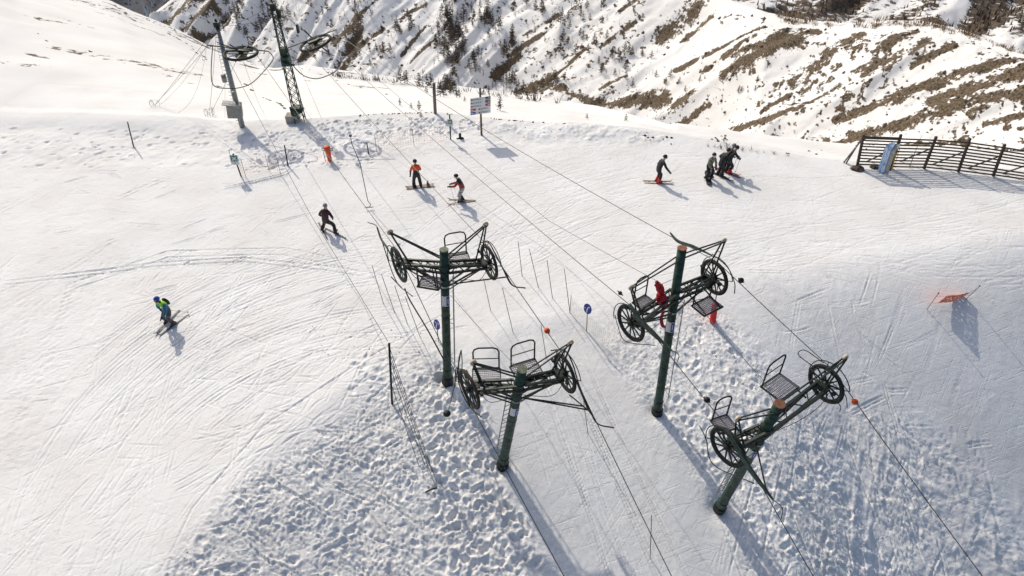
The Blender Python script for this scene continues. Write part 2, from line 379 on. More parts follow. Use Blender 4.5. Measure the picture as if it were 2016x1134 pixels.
dens = np.interp(GX, [-9, -4, -0.5, 3], [0.42, 0.6, 0.85, 0.68])
D = np.zeros_like(GZ)
aa = math.radians(-52); s1 = wx*math.cos(aa)+wy*math.sin(aa); q1_ = -wx*math.sin(aa)+wy*math.cos(aa)
digs = sstep(0.02, 0.32, fbm(s1*1.7, q1_*5.5, 4, 46, 0.6)); sel = sstep(0.3, 0.7, vnoise(GX*0.55+2, GY*0.55, 47)+np.interp(GX, [-8, 0, 4, 9], [-0.25, 0.2, 0.05, -0.3]))
hi = fbm(GX*9, GY*9, 3, 48, 0.6)
D += 0.82*ch*dens*(sel*(-0.085*holes+0.035*np.minimum(crust, .35)/.35)+(1-sel)*(-0.075*digs+0.02*crust)+0.022*lum+0.018*hi) + ch*0.06*fbm(GX*0.9, GY*0.9, 3, 51)
digs2 = fbm(s1*3.2, q1_*9.0, 3, 56, 0.6); chop = np.abs(fbm(wx*7.5+3, wy*9.5, 3, 57, 0.6))
D += ch1*np.interp(GX, [-3, 0], [1, .35])*(-0.045*sstep(0.02, .38, digs2)+0.05*np.minimum(chop, .4)/.4*(0.4+vnoise(GX*.9, GY*.9, 58)))
D += ch2*0.03*np.minimum(chop, .4)/.4
brk2 = np.clip(ch3+0.6*soft(inpoly([(1500,640),(1760,720),(1990,900),(2100,1180),(1640,1180),(1560,860)]), 24), 0, 1)
D += brk2*np.clip(0.55+0.9*fbm(GX*0.45, GY*0.45, 3, 52), 0, 1.2)*0.8*(-0.045*sstep(0.0, 0.3, n_b)*sel-0.06*digs*(1-sel)+0.02*np.minimum(crust, .35)/.35+0.02*lum+0.015*hi)
# wind-streaked, side-slipped snow lower right: long ridges running down to the right
a = math.radians(-38); s_ = GX*math.cos(a)+GY*math.sin(a); q_ = -GX*math.sin(a)+GY*math.cos(a)
D += np.clip(ch3+0.35*ch2, 0, 1)*(0.07*fbm(s_*0.55, q_*2.6, 4, 71)+0.03*lum)
a = math.radians(70); s_ = GX*math.cos(a)+GY*math.sin(a); q_ = -GX*math.sin(a)+GY*math.cos(a)
D += np.clip(ch3, 0, 1)*0.05*np.maximum(fbm(s_*0.35, q_*3.0, 3, 72)-0.15, 0)*2
D += up*(0.03*lum+0.05*fbm(GX*0.8, GY*0.8, 3, 81)) + rough*0.10*np.maximum(fbm(GX*2.0, GY*2.0, 4, 82), -0.1)
D += mid*0.012*lum
D += lane*(-0.10+0.006*fbm(GX*6, GY*6, 3, 91)) + 0.0
D += 0.010*fbm(GX*1.4, GY*1.4, 3, 92) + 0.007*fbm(GX*5, GY*5, 3, 93)*(1-lane*.4)
nyN, nxN = D.shape
def stamp(x, y, rx, ry, ang, depth, rim=0.22):
    R = max(rx, ry)*2.2
    i0 = np.searchsorted(xs, x-R); i1 = np.searchsorted(xs, x+R); j0 = np.searchsorted(ys, y-R); j1 = np.searchsorted(ys, y+R)
    if i1-i0 < 2 or j1-j0 < 2: return
    dx = GX[j0:j1, i0:i1]-x; dy = GY[j0:j1, i0:i1]-y; c, s = math.cos(ang), math.sin(ang)
    r2 = ((dx*c+dy*s)/rx)**2+((-dx*s+dy*c)/ry)**2
    D[j0:j1, i0:i1] += -depth*np.exp(-r2*r2*0.8)+depth*rim*np.exp(-(np.sqrt(r2)-1.6)**2*4)*(0.4+1.2*vnoise(dx*6+x*3, dy*6+y*3, 9))
def footprints(poly, n, seed, dmin=0.03, dmax=0.10, size=1.0):
    r = np.random.default_rng(seed); P = np.array(poly); k = 0
    while k < n:
        px, py = r.uniform(P[:, 0].min(), P[:, 0].max()), r.uniform(P[:, 1].min(), P[:, 1].max())
        c = False; m = len(poly)
        for i in range(m):
            x1, y1 = poly[i]; x2, y2 = poly[(i+1) % m]
            if (y1 > py) != (y2 > py) and px < (x2-x1)*(py-y1)/(y2-y1)+x1: c = not c
        if not c: continue
        k += 1; q = flat(px, py)
        # refine on the real surface
        for _ in range(3): q = flat(px, py, gz(q[0], q[1]))
        s = size*r.uniform(0.7, 1.5)
        stamp(q[0], q[1], 0.135*s, 0.08*s, r.uniform(-0.9, 2.2), r.uniform(dmin, dmax))
footprints([(470,960),(620,860),(800,760),(900,700),(960,830),(1060,1060),(1090,1134),(330,1134)], 150, 1, 0.02, 0.08)
footprints([(860,720),(930,740),(1000,960),(1070,1110),(900,1134),(840,980)], 190, 2, 0.05, 0.13)
footprints([(1290,640),(1400,620),(1520,760),(1560,1000),(1440,1000),(1310,830)], 130, 3, 0.03, 0.09)
footprints([(1420,920),(1600,900),(1800,1134),(1520,1134)], 50, 4, 0.02, 0.07)
footprints([(0,250),(480,260),(480,340),(0,330)], 120, 5, 0.02, 0.07)
footprints([(480,260),(760,240),(760,320),(480,345)], 160, 6, 0.02, 0.08)
footprints([(620,236),(950,232),(950,262),(640,275)], 170, 7, 0.03, 0.10)
footprints([(690,700),(860,700),(860,760),(690,800)], 40, 8, 0.02, 0.06)
# ski tracks
segx, segy, segd = [], [], []
def stroke(pts, depth, pair=0.0):
    P = np.array([flat(*p)[:2] for p in pts]); L = np.concatenate([[0], np.cumsum(np.linalg.norm(np.diff(P, axis=0), axis=1))])
    if L[-1] < 0.2: return
    t = np.arange(0, L[-1], 0.035); X = np.interp(t, L, P[:, 0]); Y = np.interp(t, L, P[:, 1])
    fade = np.sqrt(np.clip(np.minimum(t, L[-1]-t)/(0.25*L[-1]+0.01), 0, 1))*(0.6+0.8*vnoise(t*1.3, t*0+len(segx), 5))
    tx = np.gradient(X); ty = np.gradient(Y); n = np.hypot(tx, ty)+1e-9
    for o in ([0] if pair == 0 else [-pair/2, pair/2]):
        segx.append(X-ty/n*o); segy.append(Y+tx/n*o); segd.append(depth*fade)
def track(px, py, ang, length, bend, depth, pair):
    pts = []
    for k in np.linspace(-0.5, 0.5, 9):
        d = length*k
        pts.append((px+d*math.cos(ang+bend*k*0.5), py-d*math.sin(ang+bend*k*0.5)))
    stroke(pts, depth, pair)
rt = np.random.default_rng(12)
def field(px, py):
    if px < 830:
        rx, ry = px-930, py-1250
        a = math.atan2(rx, ry) if False else math.atan2(-rx, -ry)  # tangent of circles round a spot below the frame
        a = math.atan2(abs(rx), abs(ry))
        if py < 520: a = a*np.interp(py, [330, 520], [0.15, 0.75])
        return a
    if px < 1240: return np.interp(py, [290, 420, 560], [0.05, 0.5, 0.75])*np.interp(px, [830, 1240], [1, 0.35])
    return np.interp(py, [290, 420, 520, 620], [-0.10, 0.02, 0.06, 0.15])
for k in range(1900):
    px, py = rt.uniform(-150, 830), rt.uniform(335, 1180)
    if px > np.interp(py, [560, 1134], [820, 330]) and py > 620: continue
    if rt.random() < 0.3: py = rt.uniform(480, 900)
    sc = np.interp(py, [330, 1100], [0.5, 1.25])
    track(px, py, field(px, py)*rt.choice([1, .55, 1.25], p=[.5, .33, .17])+rt.normal(0, 0.33), sc*rt.choice([25, 60, 130, 280], p=[.4, .32, .2, .08])*rt.uniform(.6, 1.4), rt.normal(0, 0.14), (0.003+0.019*rt.random()**2.4)*np.interp(py, [500, 900], [1.15, 0.62]), rt.choice([0, 0.14, 0.32], p=[.5, .3, .2]))
for k in range(60):     # swept arcs of the run-in
    t0 = rt.uniform(0, 0.5); r0 = rt.uniform(560, 800); cx, cy_ = 830, 1230
    pts = [(cx-(r0+120*0)*math.sin(t)*1.15, cy_-r0*math.cos(t)) for t in np.linspace(t0, t0+rt.uniform(0.3, 0.8), 14)]
    stroke(pts, rt.uniform(0.006, 0.018), rt.choice([0, 0.2]))
for k in range(650):
    px, py = rt.uniform(830, 2100), rt.uniform(285, 540)
    if px > 1300 and py < np.interp(px, [1300, 1700, 2016], [290, 345, 370]): continue
    track(px, py, field(px, py)+rt.normal(0, 0.15), rt.choice([50, 110, 220, 380], p=[.35, .35, .2, .1])*rt.uniform(.6, 1.2), rt.normal(0, 0.3), rt.uniform(0.004, 0.014), rt.choice([0, 0.16, 0.4], p=[.6, .2, .2]))
for k in range(170):    # right of the lifts
    px, py = rt.uniform(1450, 2050), rt.uniform(540, 1134)
    track(px, py, rt.choice([-0.75, 1.2, -0.4, 0.2])+rt.normal(0, 0.25), rt.uniform(20, 130), rt.normal(0, 0.2), 0.004+0.016*rt.random()**1.5, rt.choice([0, 0.12]))
for k in range(230):    # long scrapes on the bank lower right
    px, py = rt.uniform(1480, 2050), rt.uniform(760, 1134)
    track(px, py, rt.choice([-0.75, -0.6, -1.0, 1.35], p=[.4, .3, .15, .15])+rt.normal(0, .12), rt.uniform(40, 260), rt.normal(0, .15), 0.006+0.03*rt.random()**2, 0)
for k in range(150):    # side slips across the mound and rim
    px, py = rt.uniform(400, 900), rt.uniform(640, 900)
    track(px, py, rt.normal(0.45, 0.35), rt.uniform(30, 140), rt.normal(0, 0.5), rt.uniform(0.006, 0.022), 0)
for k in range(160):
    px, py = rt.uniform(420, 1060), rt.uniform(760, 1130)
    if px > np.interp(py, [760, 1130], [930, 1080]) or px < np.interp(py, [760, 1130], [720, 330]): continue
    track(px, py, rt.choice([-0.9, 0.5, -0.4])+rt.normal(0, .2), rt.uniform(25, 120), rt.normal(0, .2), rt.uniform(0.01, 0.04), 0)
for dx in (-26, 14, 62, 70, 120):     # grooves in the drag track
    stroke([(1060+dx*.6, 660), (1120+dx*.8, 800), (1200+dx, 960), (1290+dx*1.3, 1150)], rt.uniform(0.012, 0.03), 0.1)
for k in range(70):
    t = rt.random(); px = 1070+t*190+rt.normal(0, 45); py = 680+t*450
    track(px, py, -1.05+rt.normal(0, 0.12), rt.uniform(40, 140), rt.normal(0, .1), rt.uniform(0.003, 0.012), 0)
stroke([(440,372),(500,360),(560,345),(580,332)], 0.05, 0.22); stroke([(0,560),(120,545),(300,520),(480,512),(640,528),(760,548)], 0.04, 0.3)
stroke([(60,640),(150,560),(330,500),(560,495),(790,545)], 0.03, 0.5); stroke([(0,905),(100,700),(140,560),(230,470)], 0.02, 0.2)
stroke([(200,900),(260,760),(400,640),(620,540)], 0.02, 0.3); stroke([(330,1100),(380,1000),(520,840),(700,720),(800,660)], 0.03, 0)
SX = np.concatenate(segx); SY = np.concatenate(segy); SD = np.concatenate(segd)
ok = (SX > XN0+.3) & (SX < XN1-.3) & (SY > YN0+.3) & (SY < YN1-.3); SX, SY, SD = SX[ok], SY[ok], SD[ok]
ci = np.clip(np.searchsorted(xs, SX), 1, nxN-2); cj = np.clip(np.searchsorted(ys, SY), 1, nyN-2)
TR = np.zeros_like(D); RM = np.zeros_like(D)
for di in range(-2, 3):
    for dj in range(-2, 3):
        ii = np.clip(ci+di, 0, nxN-1); jj = np.clip(cj+dj, 0, nyN-1)
        r = np.hypot(xs[ii]-SX, ys[jj]-SY)
        np.maximum.at(TR, (jj, ii), SD*np.clip(1-r/0.050, 0, 1)); np.maximum.at(RM, (jj, ii), SD*np.clip(1-np.abs(r-0.075)/0.035, 0, 1))
D += -TR*1.85+RM*0.7*(TR < 0.004)
# wells round the tower feet
def well(x, y, R, dep_):
    global D
    r = np.hypot(GX-x, GY-y); D += -dep_*np.exp(-(r/R)**2)
BASES = dict(A=gnd(881, 745), B=gnd(990, 912), Cc=gnd(1294, 808), D=gnd(1418, 998))
for k, R, dp in (('A', .55, .25), ('B', .42, .22), ('Cc', .4, .15), ('D', .45, .25)): well(BASES[k][0], BASES[k][1], R, dp)
edge = np.minimum(np.minimum(GX-XN0, XN1-GX), np.minimum(GY-YN0, YN1-GY)); D *= sstep(0.0, 1.0, edge)
grid_mesh('snow_ground', GX, GY, GZ+D, M['snow'])
def gzs(x, y):
    """height of the finished snow"""
    if XN0 < x < XN1 and YN0 < y < YN1: return gz(x, y)+float(D[min(np.searchsorted(ys, y), nyN-1), min(np.searchsorted(xs, x), nxN-1)])
    return gz(x, y)

# ------------------------------------------------------------------ wider snow: left hill, hollow beyond the plateau, drop into the valley
xo = np.concatenate([np.arange(-230, -60, 4.0), np.arange(-60, 60, 0.45), np.arange(60, 231, 4.0)])
yo = np.concatenate([np.arange(-60, 8, 3.0), np.arange(8, 110, 0.45), np.arange(110, 330, 4.0)])
OX, OY = np.meshgrid(xo, yo); OZ = zbase(OX, OY)
core = (OX > XN0+0.6) & (OX < XN1-0.6) & (OY > YN0+0.6) & (OY < YN1-0.6)
OZ = np.where((OX > XN0-0.1) & (OX < XN1+0.1) & (OY > YN0-0.1) & (OY < YN1+0.1), OZ-0.05, OZ)
keep = ~(core[:-1, :-1] & core[1:, 1:] & core[1:, :-1] & core[:-1, 1:])
uo = OX/np.maximum(OY, 8); Yeo = np.interp(uo, eu, ey); Yco = np.interp(uo, cu, cy)
# bare dark streaks along the left hill's skyline
bare = np.clip(0.50-np.abs(Yco-OY-0.5)/9, 0, 1)*(OX < -14)*(OX > -48)*sstep(0.05, 0.35, fbm((OX+OY*0.3)*0.22, OY*0.9, 3, 101))*1.0
bare = bare + 0.38*sstep(0.30, 0.5, fbm(OX*0.14, OY*0.6, 3, 102))*(OY > Yeo+8)*(OX < -10)
grid_mesh('snow_slope', OX, OY, OZ, M['snow_far'], bare, keep)

# ------------------------------------------------------------------ mountain across the valley
mx_ = np.arange(-260, 2560, 3.0)
RIDGE = [(-260,170),(230,80),(296,42),(345,-2),(385,-50),(430,-70),(800,-70),(1200,-40),(1380,-14),(1420,0),(1450,10),(1480,22),(1520,37),(1560,47),(1600,54),(1700,58),(1760,55),(1830,57),(1900,72),(1960,92),(2016,112),(2200,170),(2560,260)]
BOT = [(-260,60),(200,60),(400,140),(600,185),(900,215),(1100,250),(1300,320),(1500,370),(1700,380),(2016,400),(2560,460)]
YB = [(-260,390),(300,380),(700,330),(1000,290),(1300,215),(1500,165),(1700,140),(2016,112),(2560,95)]
ip = lambda T, x, k=1: np.interp(x, [p[0] for p in T], [p[k] for p in T])
nt_ = 170
tt = np.linspace(0, 1, nt_)
MXp = np.broadcast_to(mx_, (nt_, len(mx_))).copy()
py_r = ip(RIDGE, mx_); py_b = ip(BOT, mx_); yb = ip(YB, mx_)
py_b = np.maximum(py_b, py_r+60)
def dirs(px, py):
    a_ = (px-1008)/FPX; b_ = (567-py)/FPX; return a_, cs+b_*sn, -sn+b_*cs
def zs(px, py, Y):
    a_, b_, c_ = dirs(px, py); return CAMH+c_/b_*Y
zb_ = zs(mx_, py_b, yb)
# ridge distance so that the face rises about 0.30 per metre
a_, b_, c_ = dirs(mx_, py_r); kr = c_/b_
SL = 0.27
Yr = (CAMH-zb_+SL*yb)/(SL-kr)
zr = CAMH+kr*Yr
Ym = yb+(Yr-yb)*tt[:, None]; Zm = zb_+(zr-zb_)*tt[:, None]
# sight-line slope -> which pixel row each spot shows at
sl_ = (Zm-CAMH)/Ym; b_im = (sl_*cs+sn)/(cs-sl_*sn); MYp = 567-b_im*FPX
a_im = (MXp-1008)/FPX; Xm = a_im*(Ym/(cs+b_im*sn))
# gullies radiate up from the valley bottom at the left
fx, fy = -110.0, 1137.0
phi = np.arctan2(fy-MYp, MXp-fx); rad = np.hypot(fy-MYp, MXp-fx)
wv = phi+0.012*fbm(rad*0.006, phi*9, 3, 111)
g1 = 1-np.abs(fbm(wv*17, rad*0.0016, 2, 121))*2.4
g2 = 1-np.abs(fbm(wv*42, rad*0.004, 3, 122))*2.2
g3 = fbm(wv*90, rad*0.012, 3, 123)
scl = Ym/400.0
env = sstep(0.0, 0.18, 1-tt)[:, None]
H = np.interp(MXp, [300, 900], [0.8, 1.0])*(6.5*g1+2.7*g2+1.0*g3+0.5*fbm(MXp*0.05, MYp*0.09, 3, 124))*scl*(0.12+0.88*env)
H = H-np.mean(H)*0.8*0+0
fine = fbm(wv*150, rad*0.045, 4, 141); fine2 = fbm(wv*330, rad*0.09, 3, 144)
bare = np.zeros_like(Zm)
STK = [(1605,63,1504,108,8),(1504,108,1443,131,7),(1570,91,1479,131,8),(1479,131,1418,166,8),(1698,68,1630,111,7),(1630,111,1560,161,8),(1801,66,1733,108,6),(1816,96,1781,126,7),
 (2016,121,1857,171,7),(1857,171,1746,202,8),(1746,202,1645,237,6),(2050,146,1942,181,10),(1942,181,1827,217,11),(2050,195,1907,217,8),(1907,217,1786,252,9),(1786,252,1675,265,8),
 (2050,228,1932,252,4),(1867,111,1786,146,4),(1373,10,1302,76,8),(1398,30,1348,76,5),(1307,192,1161,207,10),(1353,202,1297,237,10),(1060,170,1160,200,6),(1554,232,1454,252,8),
 (1630,272,1544,290,6),(1700,268,1600,285,5),(1504,66,1328,146,3),(1480,90,1380,150,3),(1181,3,1076,70,3),(1076,70,1000,121,3),(1282,5,1212,50,3),(1726,136,1690,166,4),(1393,212,1333,252,4),
 (761,0,724,30,2.5),(724,30,709,45,3),(709,47,662,94,9),(709,64,694,99,8),(694,99,672,140,10),(754,55,707,94,4),(707,94,684,119,3),(838,10,774,45,4),(838,50,788,109,2),(853,82,791,136,2),
 (1021,117,972,151,6),(1100,32,1031,82,2.5),(1083,149,1021,181,9),(335,0,303,36,12),(406,0,331,52,12),(422,24,367,71,10),(454,48,390,83,6),(475,20,430,40,5),(500,95,470,120,3),(640,95,585,130,5),
 (1250,60,1180,110,2.5),(1150,110,1090,150,3),(1230,150,1180,180,4),(2016,300,1800,320,6),(1900,290,1760,300,4),(1560,180,1500,215,4),(1650,180,1560,230,3)]
wob = 5*fbm(MXp*0.03, MYp*0.05, 3, 131)
for x0, y0, x1, y1, wd in STK:
    dx, dy = x1-x0, y1-y0; t = np.clip(((MXp-x0)*dx+(MYp-y0)*dy)/(dx*dx+dy*dy), 0, 1)
    d = np.maximum(np.hypot(MXp-x0-t*dx, MYp-y0-t*dy)+wob*0.5, 0)
    bare = np.maximum(bare, np.clip(0.84-0.34*(d/(wd*np.interp(MXp, [300, 600, 1280, 1290], [0.72, 0.95, 1.05, 1.3])))**1.3, 0, 0.84))
bare = bare*(0.92+0.55*fine+0.4*fine2)
sc_r = sstep(900, 1350, MXp)*0.5+0.5
fine = fbm(wv*150, rad*0.045, 4, 141)
steep = fbm(wv*26, rad*0.005, 3, 142)
bare = np.maximum(bare, sstep(0.10, 0.55, fine+0.55*steep-0.06)*0.56*sc_r*sstep(0.02, 0.10, 1-tt)[:, None])
dots = fbm(MXp*0.11, MYp*0.16, 3, 143)
bare = np.maximum(bare, sstep(0.28, 0.5, dots+0.25*steep)*0.52)
bare = bare*sstep(0.0, 0.035, 1-tt)[:, None]
nrm = np.array([0, -SL, 1.0])/math.hypot(SL, 1)
H = H-0.4*np.clip(bare-0.3, 0, 1)*scl
Zm2 = Zm+H; Ym2 = Ym-H*0.25
# back of the ridge and a skirt below the visible foot
bx = [Xm[-1]*1.02, Xm[-1]*1.12, Xm[-1]*1.4]; by = [Ym2[-1]+9, Ym2[-1]+45, Ym2[-1]+150]; bz = [Zm2[-1]-1.5, Zm2[-1]-16, Zm2[-1]-90]
fxr = [Xm[0]*0.72, Xm[0]*0.9]; fyr = [Ym2[0]*0.72, Ym2[0]*0.9]; fzr = [Zm2[0]-45, Zm2[0]-16]
AX = np.vstack(fxr+[Xm]+bx); AY = np.vstack(fyr+[Ym2]+by); AZ = np.vstack(fzr+[Zm2]+bz)
AB = np.vstack([bare[:1]*0, bare[:1]*0, bare, bare[:1]*0, bare[:1]*0+0.9, bare[:1]*0+0.9])
grid_mesh('mountain', AX, AY, AZ, M['mount'], AB)
def mtn(px, py):
    i = int(np.clip(np.searchsorted(mx_, px), 0, len(mx_)-1)); col = MYp[:, i]; j = int(np.argmin(np.abs(col-py)))
    return np.array([Xm[j, i], Ym2[j, i], Zm2[j, i]])

# far wooded hillsides
def hillside(name, px0, px1, py_top, py_bot, Y0, Y1, m, bias, seed, n=340, mm=220):
    u = np.linspace(px0, px1, n); t = np.linspace(0, 1, mm)[:, None]
    py = py_bot+(py_top-py_bot)*t+0*u; Y = Y0+(Y1-Y0)*t+0*u; U = u+0*t
    a_, b_, c_ = dirs(U, py); X = a_/b_*Y; Z = CAMH+c_/b_*Y
    ph = U*0.5+py*1.0
    Z = Z+Y*0.02*fbm(ph*0.02, (U-py)*0.006, 4, seed)
    b = np.clip(bias+0.55*fbm(U*0.012+py*0.02, py*0.02-U*0.004, 4, seed+3), 0, 1)
    return grid_mesh(name, X, Y, Z, m, b), (X, Y, Z, b)
_, HR = hillside('far_hillside', 1150, 3300, -560, 160, 620, 2600, M['farhill'], 0.50, 201)
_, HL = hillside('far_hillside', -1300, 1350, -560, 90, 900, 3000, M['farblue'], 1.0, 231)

# ------------------------------------------------------------------ trees
def larch_meshes(seed, dark):
    r = random.Random(seed); tr = MB(); cr = MB(); h = 1.0
    tr.tube([(0, 0, -0.03), (0.004, 0, 0.45), (0, 0.003, 0.97)], [0.020, 0.013, 0.003], 5)
    nb = 46
    for k in range(nb):
        z = 0.12+0.84*(k/nb)**0.9; L = (0.30*(1-z)**0.75+0.02)*r.uniform(0.6, 1.2); a = r.uniform(0, 6.283)
        d = np.array([math.cos(a), math.sin(a), 0]); tip = d*L+np.array([0, 0, z+L*r.uniform(-0.25, 0.3)]); s = np.array([-d[1], d[0], 0])
        p0 = np.array([0, 0, z])
        cr.tube([p0, (p0+tip)/2+np.array([0, 0, -0.01]), tip], [0.006, 0.004, 0.0015], 3, False)
        for q in range(6):
            t = r.uniform(0.2, 1.0); b = p0+(tip-p0)*t; sg = r.choice((-1, 1))
            e = b+s*sg*L*r.uniform(0.2, 0.5)+d*L*0.2+np.array([0, 0, r.uniform(-0.05, 0.035)])
            w_ = np.array([0, 0, r.uniform(0.012, 0.028)])
            cr.add([b-w_, b+w_, e+w_*0.4], [(0, 1, 2)])
    return tr.mesh('trunk', M['trunk']), cr.mesh('crown', M['larchdark'] if dark else M['larch'])
LARCH = [larch_meshes(300+k, k % 2) for k in range(6)]
rtree = random.Random(5)
def larch(p, h, label, group):
    t = thing('larch_tree', p, label, 'tree', group); a, b = rtree.choice(LARCH)
    t.scale = (h*rtree.uniform(0.85, 1.2),)*2+(h,); t.rotation_euler = (0, 0, rtree.uniform(0, 6.28))
    for nm, me in (('trunk', a), ('crown', b)):
        o = bpy.data.objects.new(nm, me); C.objects.link(o); o.parent = t
CL = [(890,40,24,24,44,27),(875,90,16,18,36,25),(900,120,18,18,42,24),(960,60,16,20,36,24),(1000,110,10,16,20,26),(930,140,12,30,12,22),(790,60,9,40,14,22),(745,110,8,30,20,20),
      (710,30,8,30,16,16),(480,60,12,26,22,22),(520,30,6,20,16,22),(560,55,5,16,12,20),(610,40,8,50,24,18),(450,30,10,30,20,20),(1120,60,9,40,26,20),(1130,100,10,36,30,20),(1200,110,8,40,30,22),
      (1060,30,7,30,20,20),(1190,150,6,30,20,20),(1260,130,6,40,30,18),(1330,170,5,40,24,16),(1470,180,4,40,20,16),(1590,200,5,50,20,16),(1000,165,9,40,8,24),(1080,172,8,30,6,22),(640,120,4,20,8,14)]
GROVES = ['top of the dense dark grove above the direction sign','middle of the dense dark grove above the direction sign','foot of the dense dark grove above the direction sign','shaded snow gully right of the dark grove','low slope right of the dark grove',
 'lower gully between the dark grove and the hollow','thin ribs left of the dark grove','snow ribs above the tall grey post','brown streaks near the top between lattice tower and grove','snow between the two lift stations','skyline between the two lift stations',
 'snow just right of the lattice tower top','smooth white ribs right of the lattice tower','rocky slope behind the grey pole station','high ribs right of the dark gully','ribs below the dark gully','slope in the centre of the mountain','top edge right of the dark grove',
 'low ribs above the snow knoll','patchy snow above the lone skier','open snow above the group of four','open snow right of the group of four','brown bands above the snow fence','foot of the mountain above the direction sign','foot of the mountain left of the snow knoll','slope behind the right bullwheel']
for gi, (cx, cy_, n, sx, sy, hp) in enumerate(CL):
    for _ in range(n):
        px = rtree.gauss(cx, sx*0.6); py = rtree.gauss(cy_, sy*0.6); p = mtn(px, py)
        dist = math.hypot(p[1], p[2]-CAMH); h = hp*rtree.uniform(0.6, 1.15)*dist/FPX/0.93
        larch(p-np.array([0, 0, 0.2]), h, 'bare larch on the mountain, ' + GROVES[gi], 'larches on the mountain, ' + GROVES[gi])
mbt = MB(); rm = random.Random(77)
def far_larch(mb, p, h, r):
    mb.tube([p, p+UPZ*h*.9], [h*.018, h*.004], 3, False)
    for k in range(16):
        z = .12+.85*(k/16)**.9; L = h*(.26*(1-z)**.8+.03)*r.uniform(.6, 1.2); g = r.uniform(0, 6.283); d = np.array([math.cos(g), math.sin(g), r.uniform(-.3, .25)]); w_ = np.array([0, 0, h*r.uniform(.015, .035)]); q = p+UPZ*h*z
        mb.add([q-w_, q+w_, q+d*L+w_*.3], [(0, 1, 2)])
UPZ = np.array([0, 0, 1.0])
for cx, cy_, n, sx, sy, hp in [(885,40,26,46,40,22),(880,105,24,30,40,20),(905,140,24,36,18,20),(960,60,26,60,50,18),(1080,70,30,90,60,16),(760,70,30,90,50,14),(560,50,24,90,36,16),(1220,110,24,90,60,13),(1010,168,26,120,8,17),(820,158,18,60,6,12),(1400,170,12,90,40,10)]:
    for _ in range(n):
        px = rm.gauss(cx, sx*.6); py = rm.gauss(cy_, sy*.6); p = mtn(px, py); far_larch(mbt, p-UPZ*.2, hp*rm.uniform(.5, 1.1)*math.hypot(p[1], p[2]-CAMH)/FPX/.93, rm)
tag(mbt.build('distant_larches', M['larch']), 'mass of small bare larches thickening the groves across the valley', 'trees', kind='stuff')
SINGLE = [(985,218,26,'bare larch right behind the white direction sign panels'),(826,216,17,'bare larch beside the tall grey post, upper of the trio at its left'),
 (829,232,12,'round bushy larch beside the tall grey post, lowest of the trio at its left'),(788,208,14,'small thin larch alone on the open snow hollow left of the tall grey post'),
 (810,214,11,'tiny larch between the lone thin one and the trio by the tall grey post'),(840,184,14,'small larch just left of the top of the tall grey post'),
 (904,192,14,'small larch between the tall grey post and the direction sign'),(915,200,10,'tiny pale larch left of the direction sign post'),
 (1155,234,11,'small larch standing alone on the rounded snow knoll right of the direction sign'),(1232,238,13,'small larch next to the dark boulder on the snow knoll'),
 (1425,280,14,'ochre dry larch sapling by the plateau edge above the group of three people'),(776,165,10,'pale little larch on the hollow\'s skyline'),(735,160,9,'two-stemmed pale sapling on the hollow\'s snow')]
for px, py, hp, lb in SINGLE:
    p = gnd(px, py); dist = math.hypot(p[1], p[2]-CAMH); larch(p, hp*dist/FPX/0.85, lb, 'larches on the near snow hollow')
for k in range(24):
    px = rtree.uniform(862, 905)if k < 15 else rtree.uniform(770, 1100); py = rtree.uniform(170, 190) if k < 15 else np.interp(px, [770, 1100], [156, 199])+rtree.uniform(0, 4)
    p = gnd(px, py+2); dist = math.hypot(p[1], p[2]-CAMH)
    larch(p, rtree.uniform(14, 28)*dist/FPX/0.85, 'bare larch in the thicket on the skyline of the snow hollow' if k < 15 else 'bare larch strung along the skyline of the snow hollow', 'larches along the hollow skyline')

# ridge shrubs, far forest, loose stones: uncountable
def tuft(mb, p, h, r, n=14):
    for _ in range(n):
        a = r.uniform(0, 6.283); l = h*r.uniform(0.5, 1.1); o = np.array([r.gauss(0, h*0.25), r.gauss(0, h*0.25), 0])
        e = p+o*1.6+np.array([math.cos(a)*l*0.35, math.sin(a)*l*0.35, l]); s = np.array([-math.sin(a), math.cos(a), 0])*h*0.06
        mb.add([p+o-s, p+o+s, e], [(0, 1, 2)])
mb = MB(); r = random.Random(9)
for k in range(210):
    px = r.uniform(1540, 2080); py = np.interp(px, [q[0] for q in RIDGE], [q[1] for q in RIDGE])
    if px < 1640 or px > 1850 or r.random() < 0.45:
        p = mtn(px, py); tuft(mb, p+np.array([0, r.uniform(0, 7), -0.6]), r.uniform(0.7, 2.3)*p[1]/200*(1.0 if px < 1950 else 0.7), r, 12)
tag(mb.build('ridge_shrubs', M['shrub']), 'ochre bare shrubs growing along the mountain ridge line', 'shrubs', kind='stuff')
mb = MB()
for k in range(240):
    i = r.randrange(40, len(mx_)-200); px = mx_[i]; j = r.randrange(0, nt_//2)
    if px > 600: tuft(mb, np.array([Xm[j, i], Ym2[j, i], Zm2[j, i]-0.2]), r.uniform(0.8, 2.0)*Ym[j, i]/300, r, 8)
k = 0
while k < 420:
    i = r.randrange(int(np.searchsorted(mx_, 1150)), int(np.searchsorted(mx_, 2040))); j = r.randrange(2, nt_-8)
    if bare[j, i] < .45: continue
    k += 1; tuft(mb, np.array([Xm[j, i], Ym2[j, i], Zm2[j, i]-.1]), r.uniform(.25, .8)*Ym[j, i]/200, r, 7)
for k in range(34):
    px = r.uniform(640, 1110); p = gnd(px, np.interp(px, [640, 1110], [146, 203])+r.uniform(0, 3)); tuft(mb, p, r.uniform(0.5, 1.3), r, 9)
for k in range(14):
    px = r.uniform(1380, 1560); p = gnd(px, np.interp(px, [1380, 1700], [284, 322])+r.uniform(-2, 3)); tuft(mb, p, r.uniform(0.1, 0.35), r, 8)
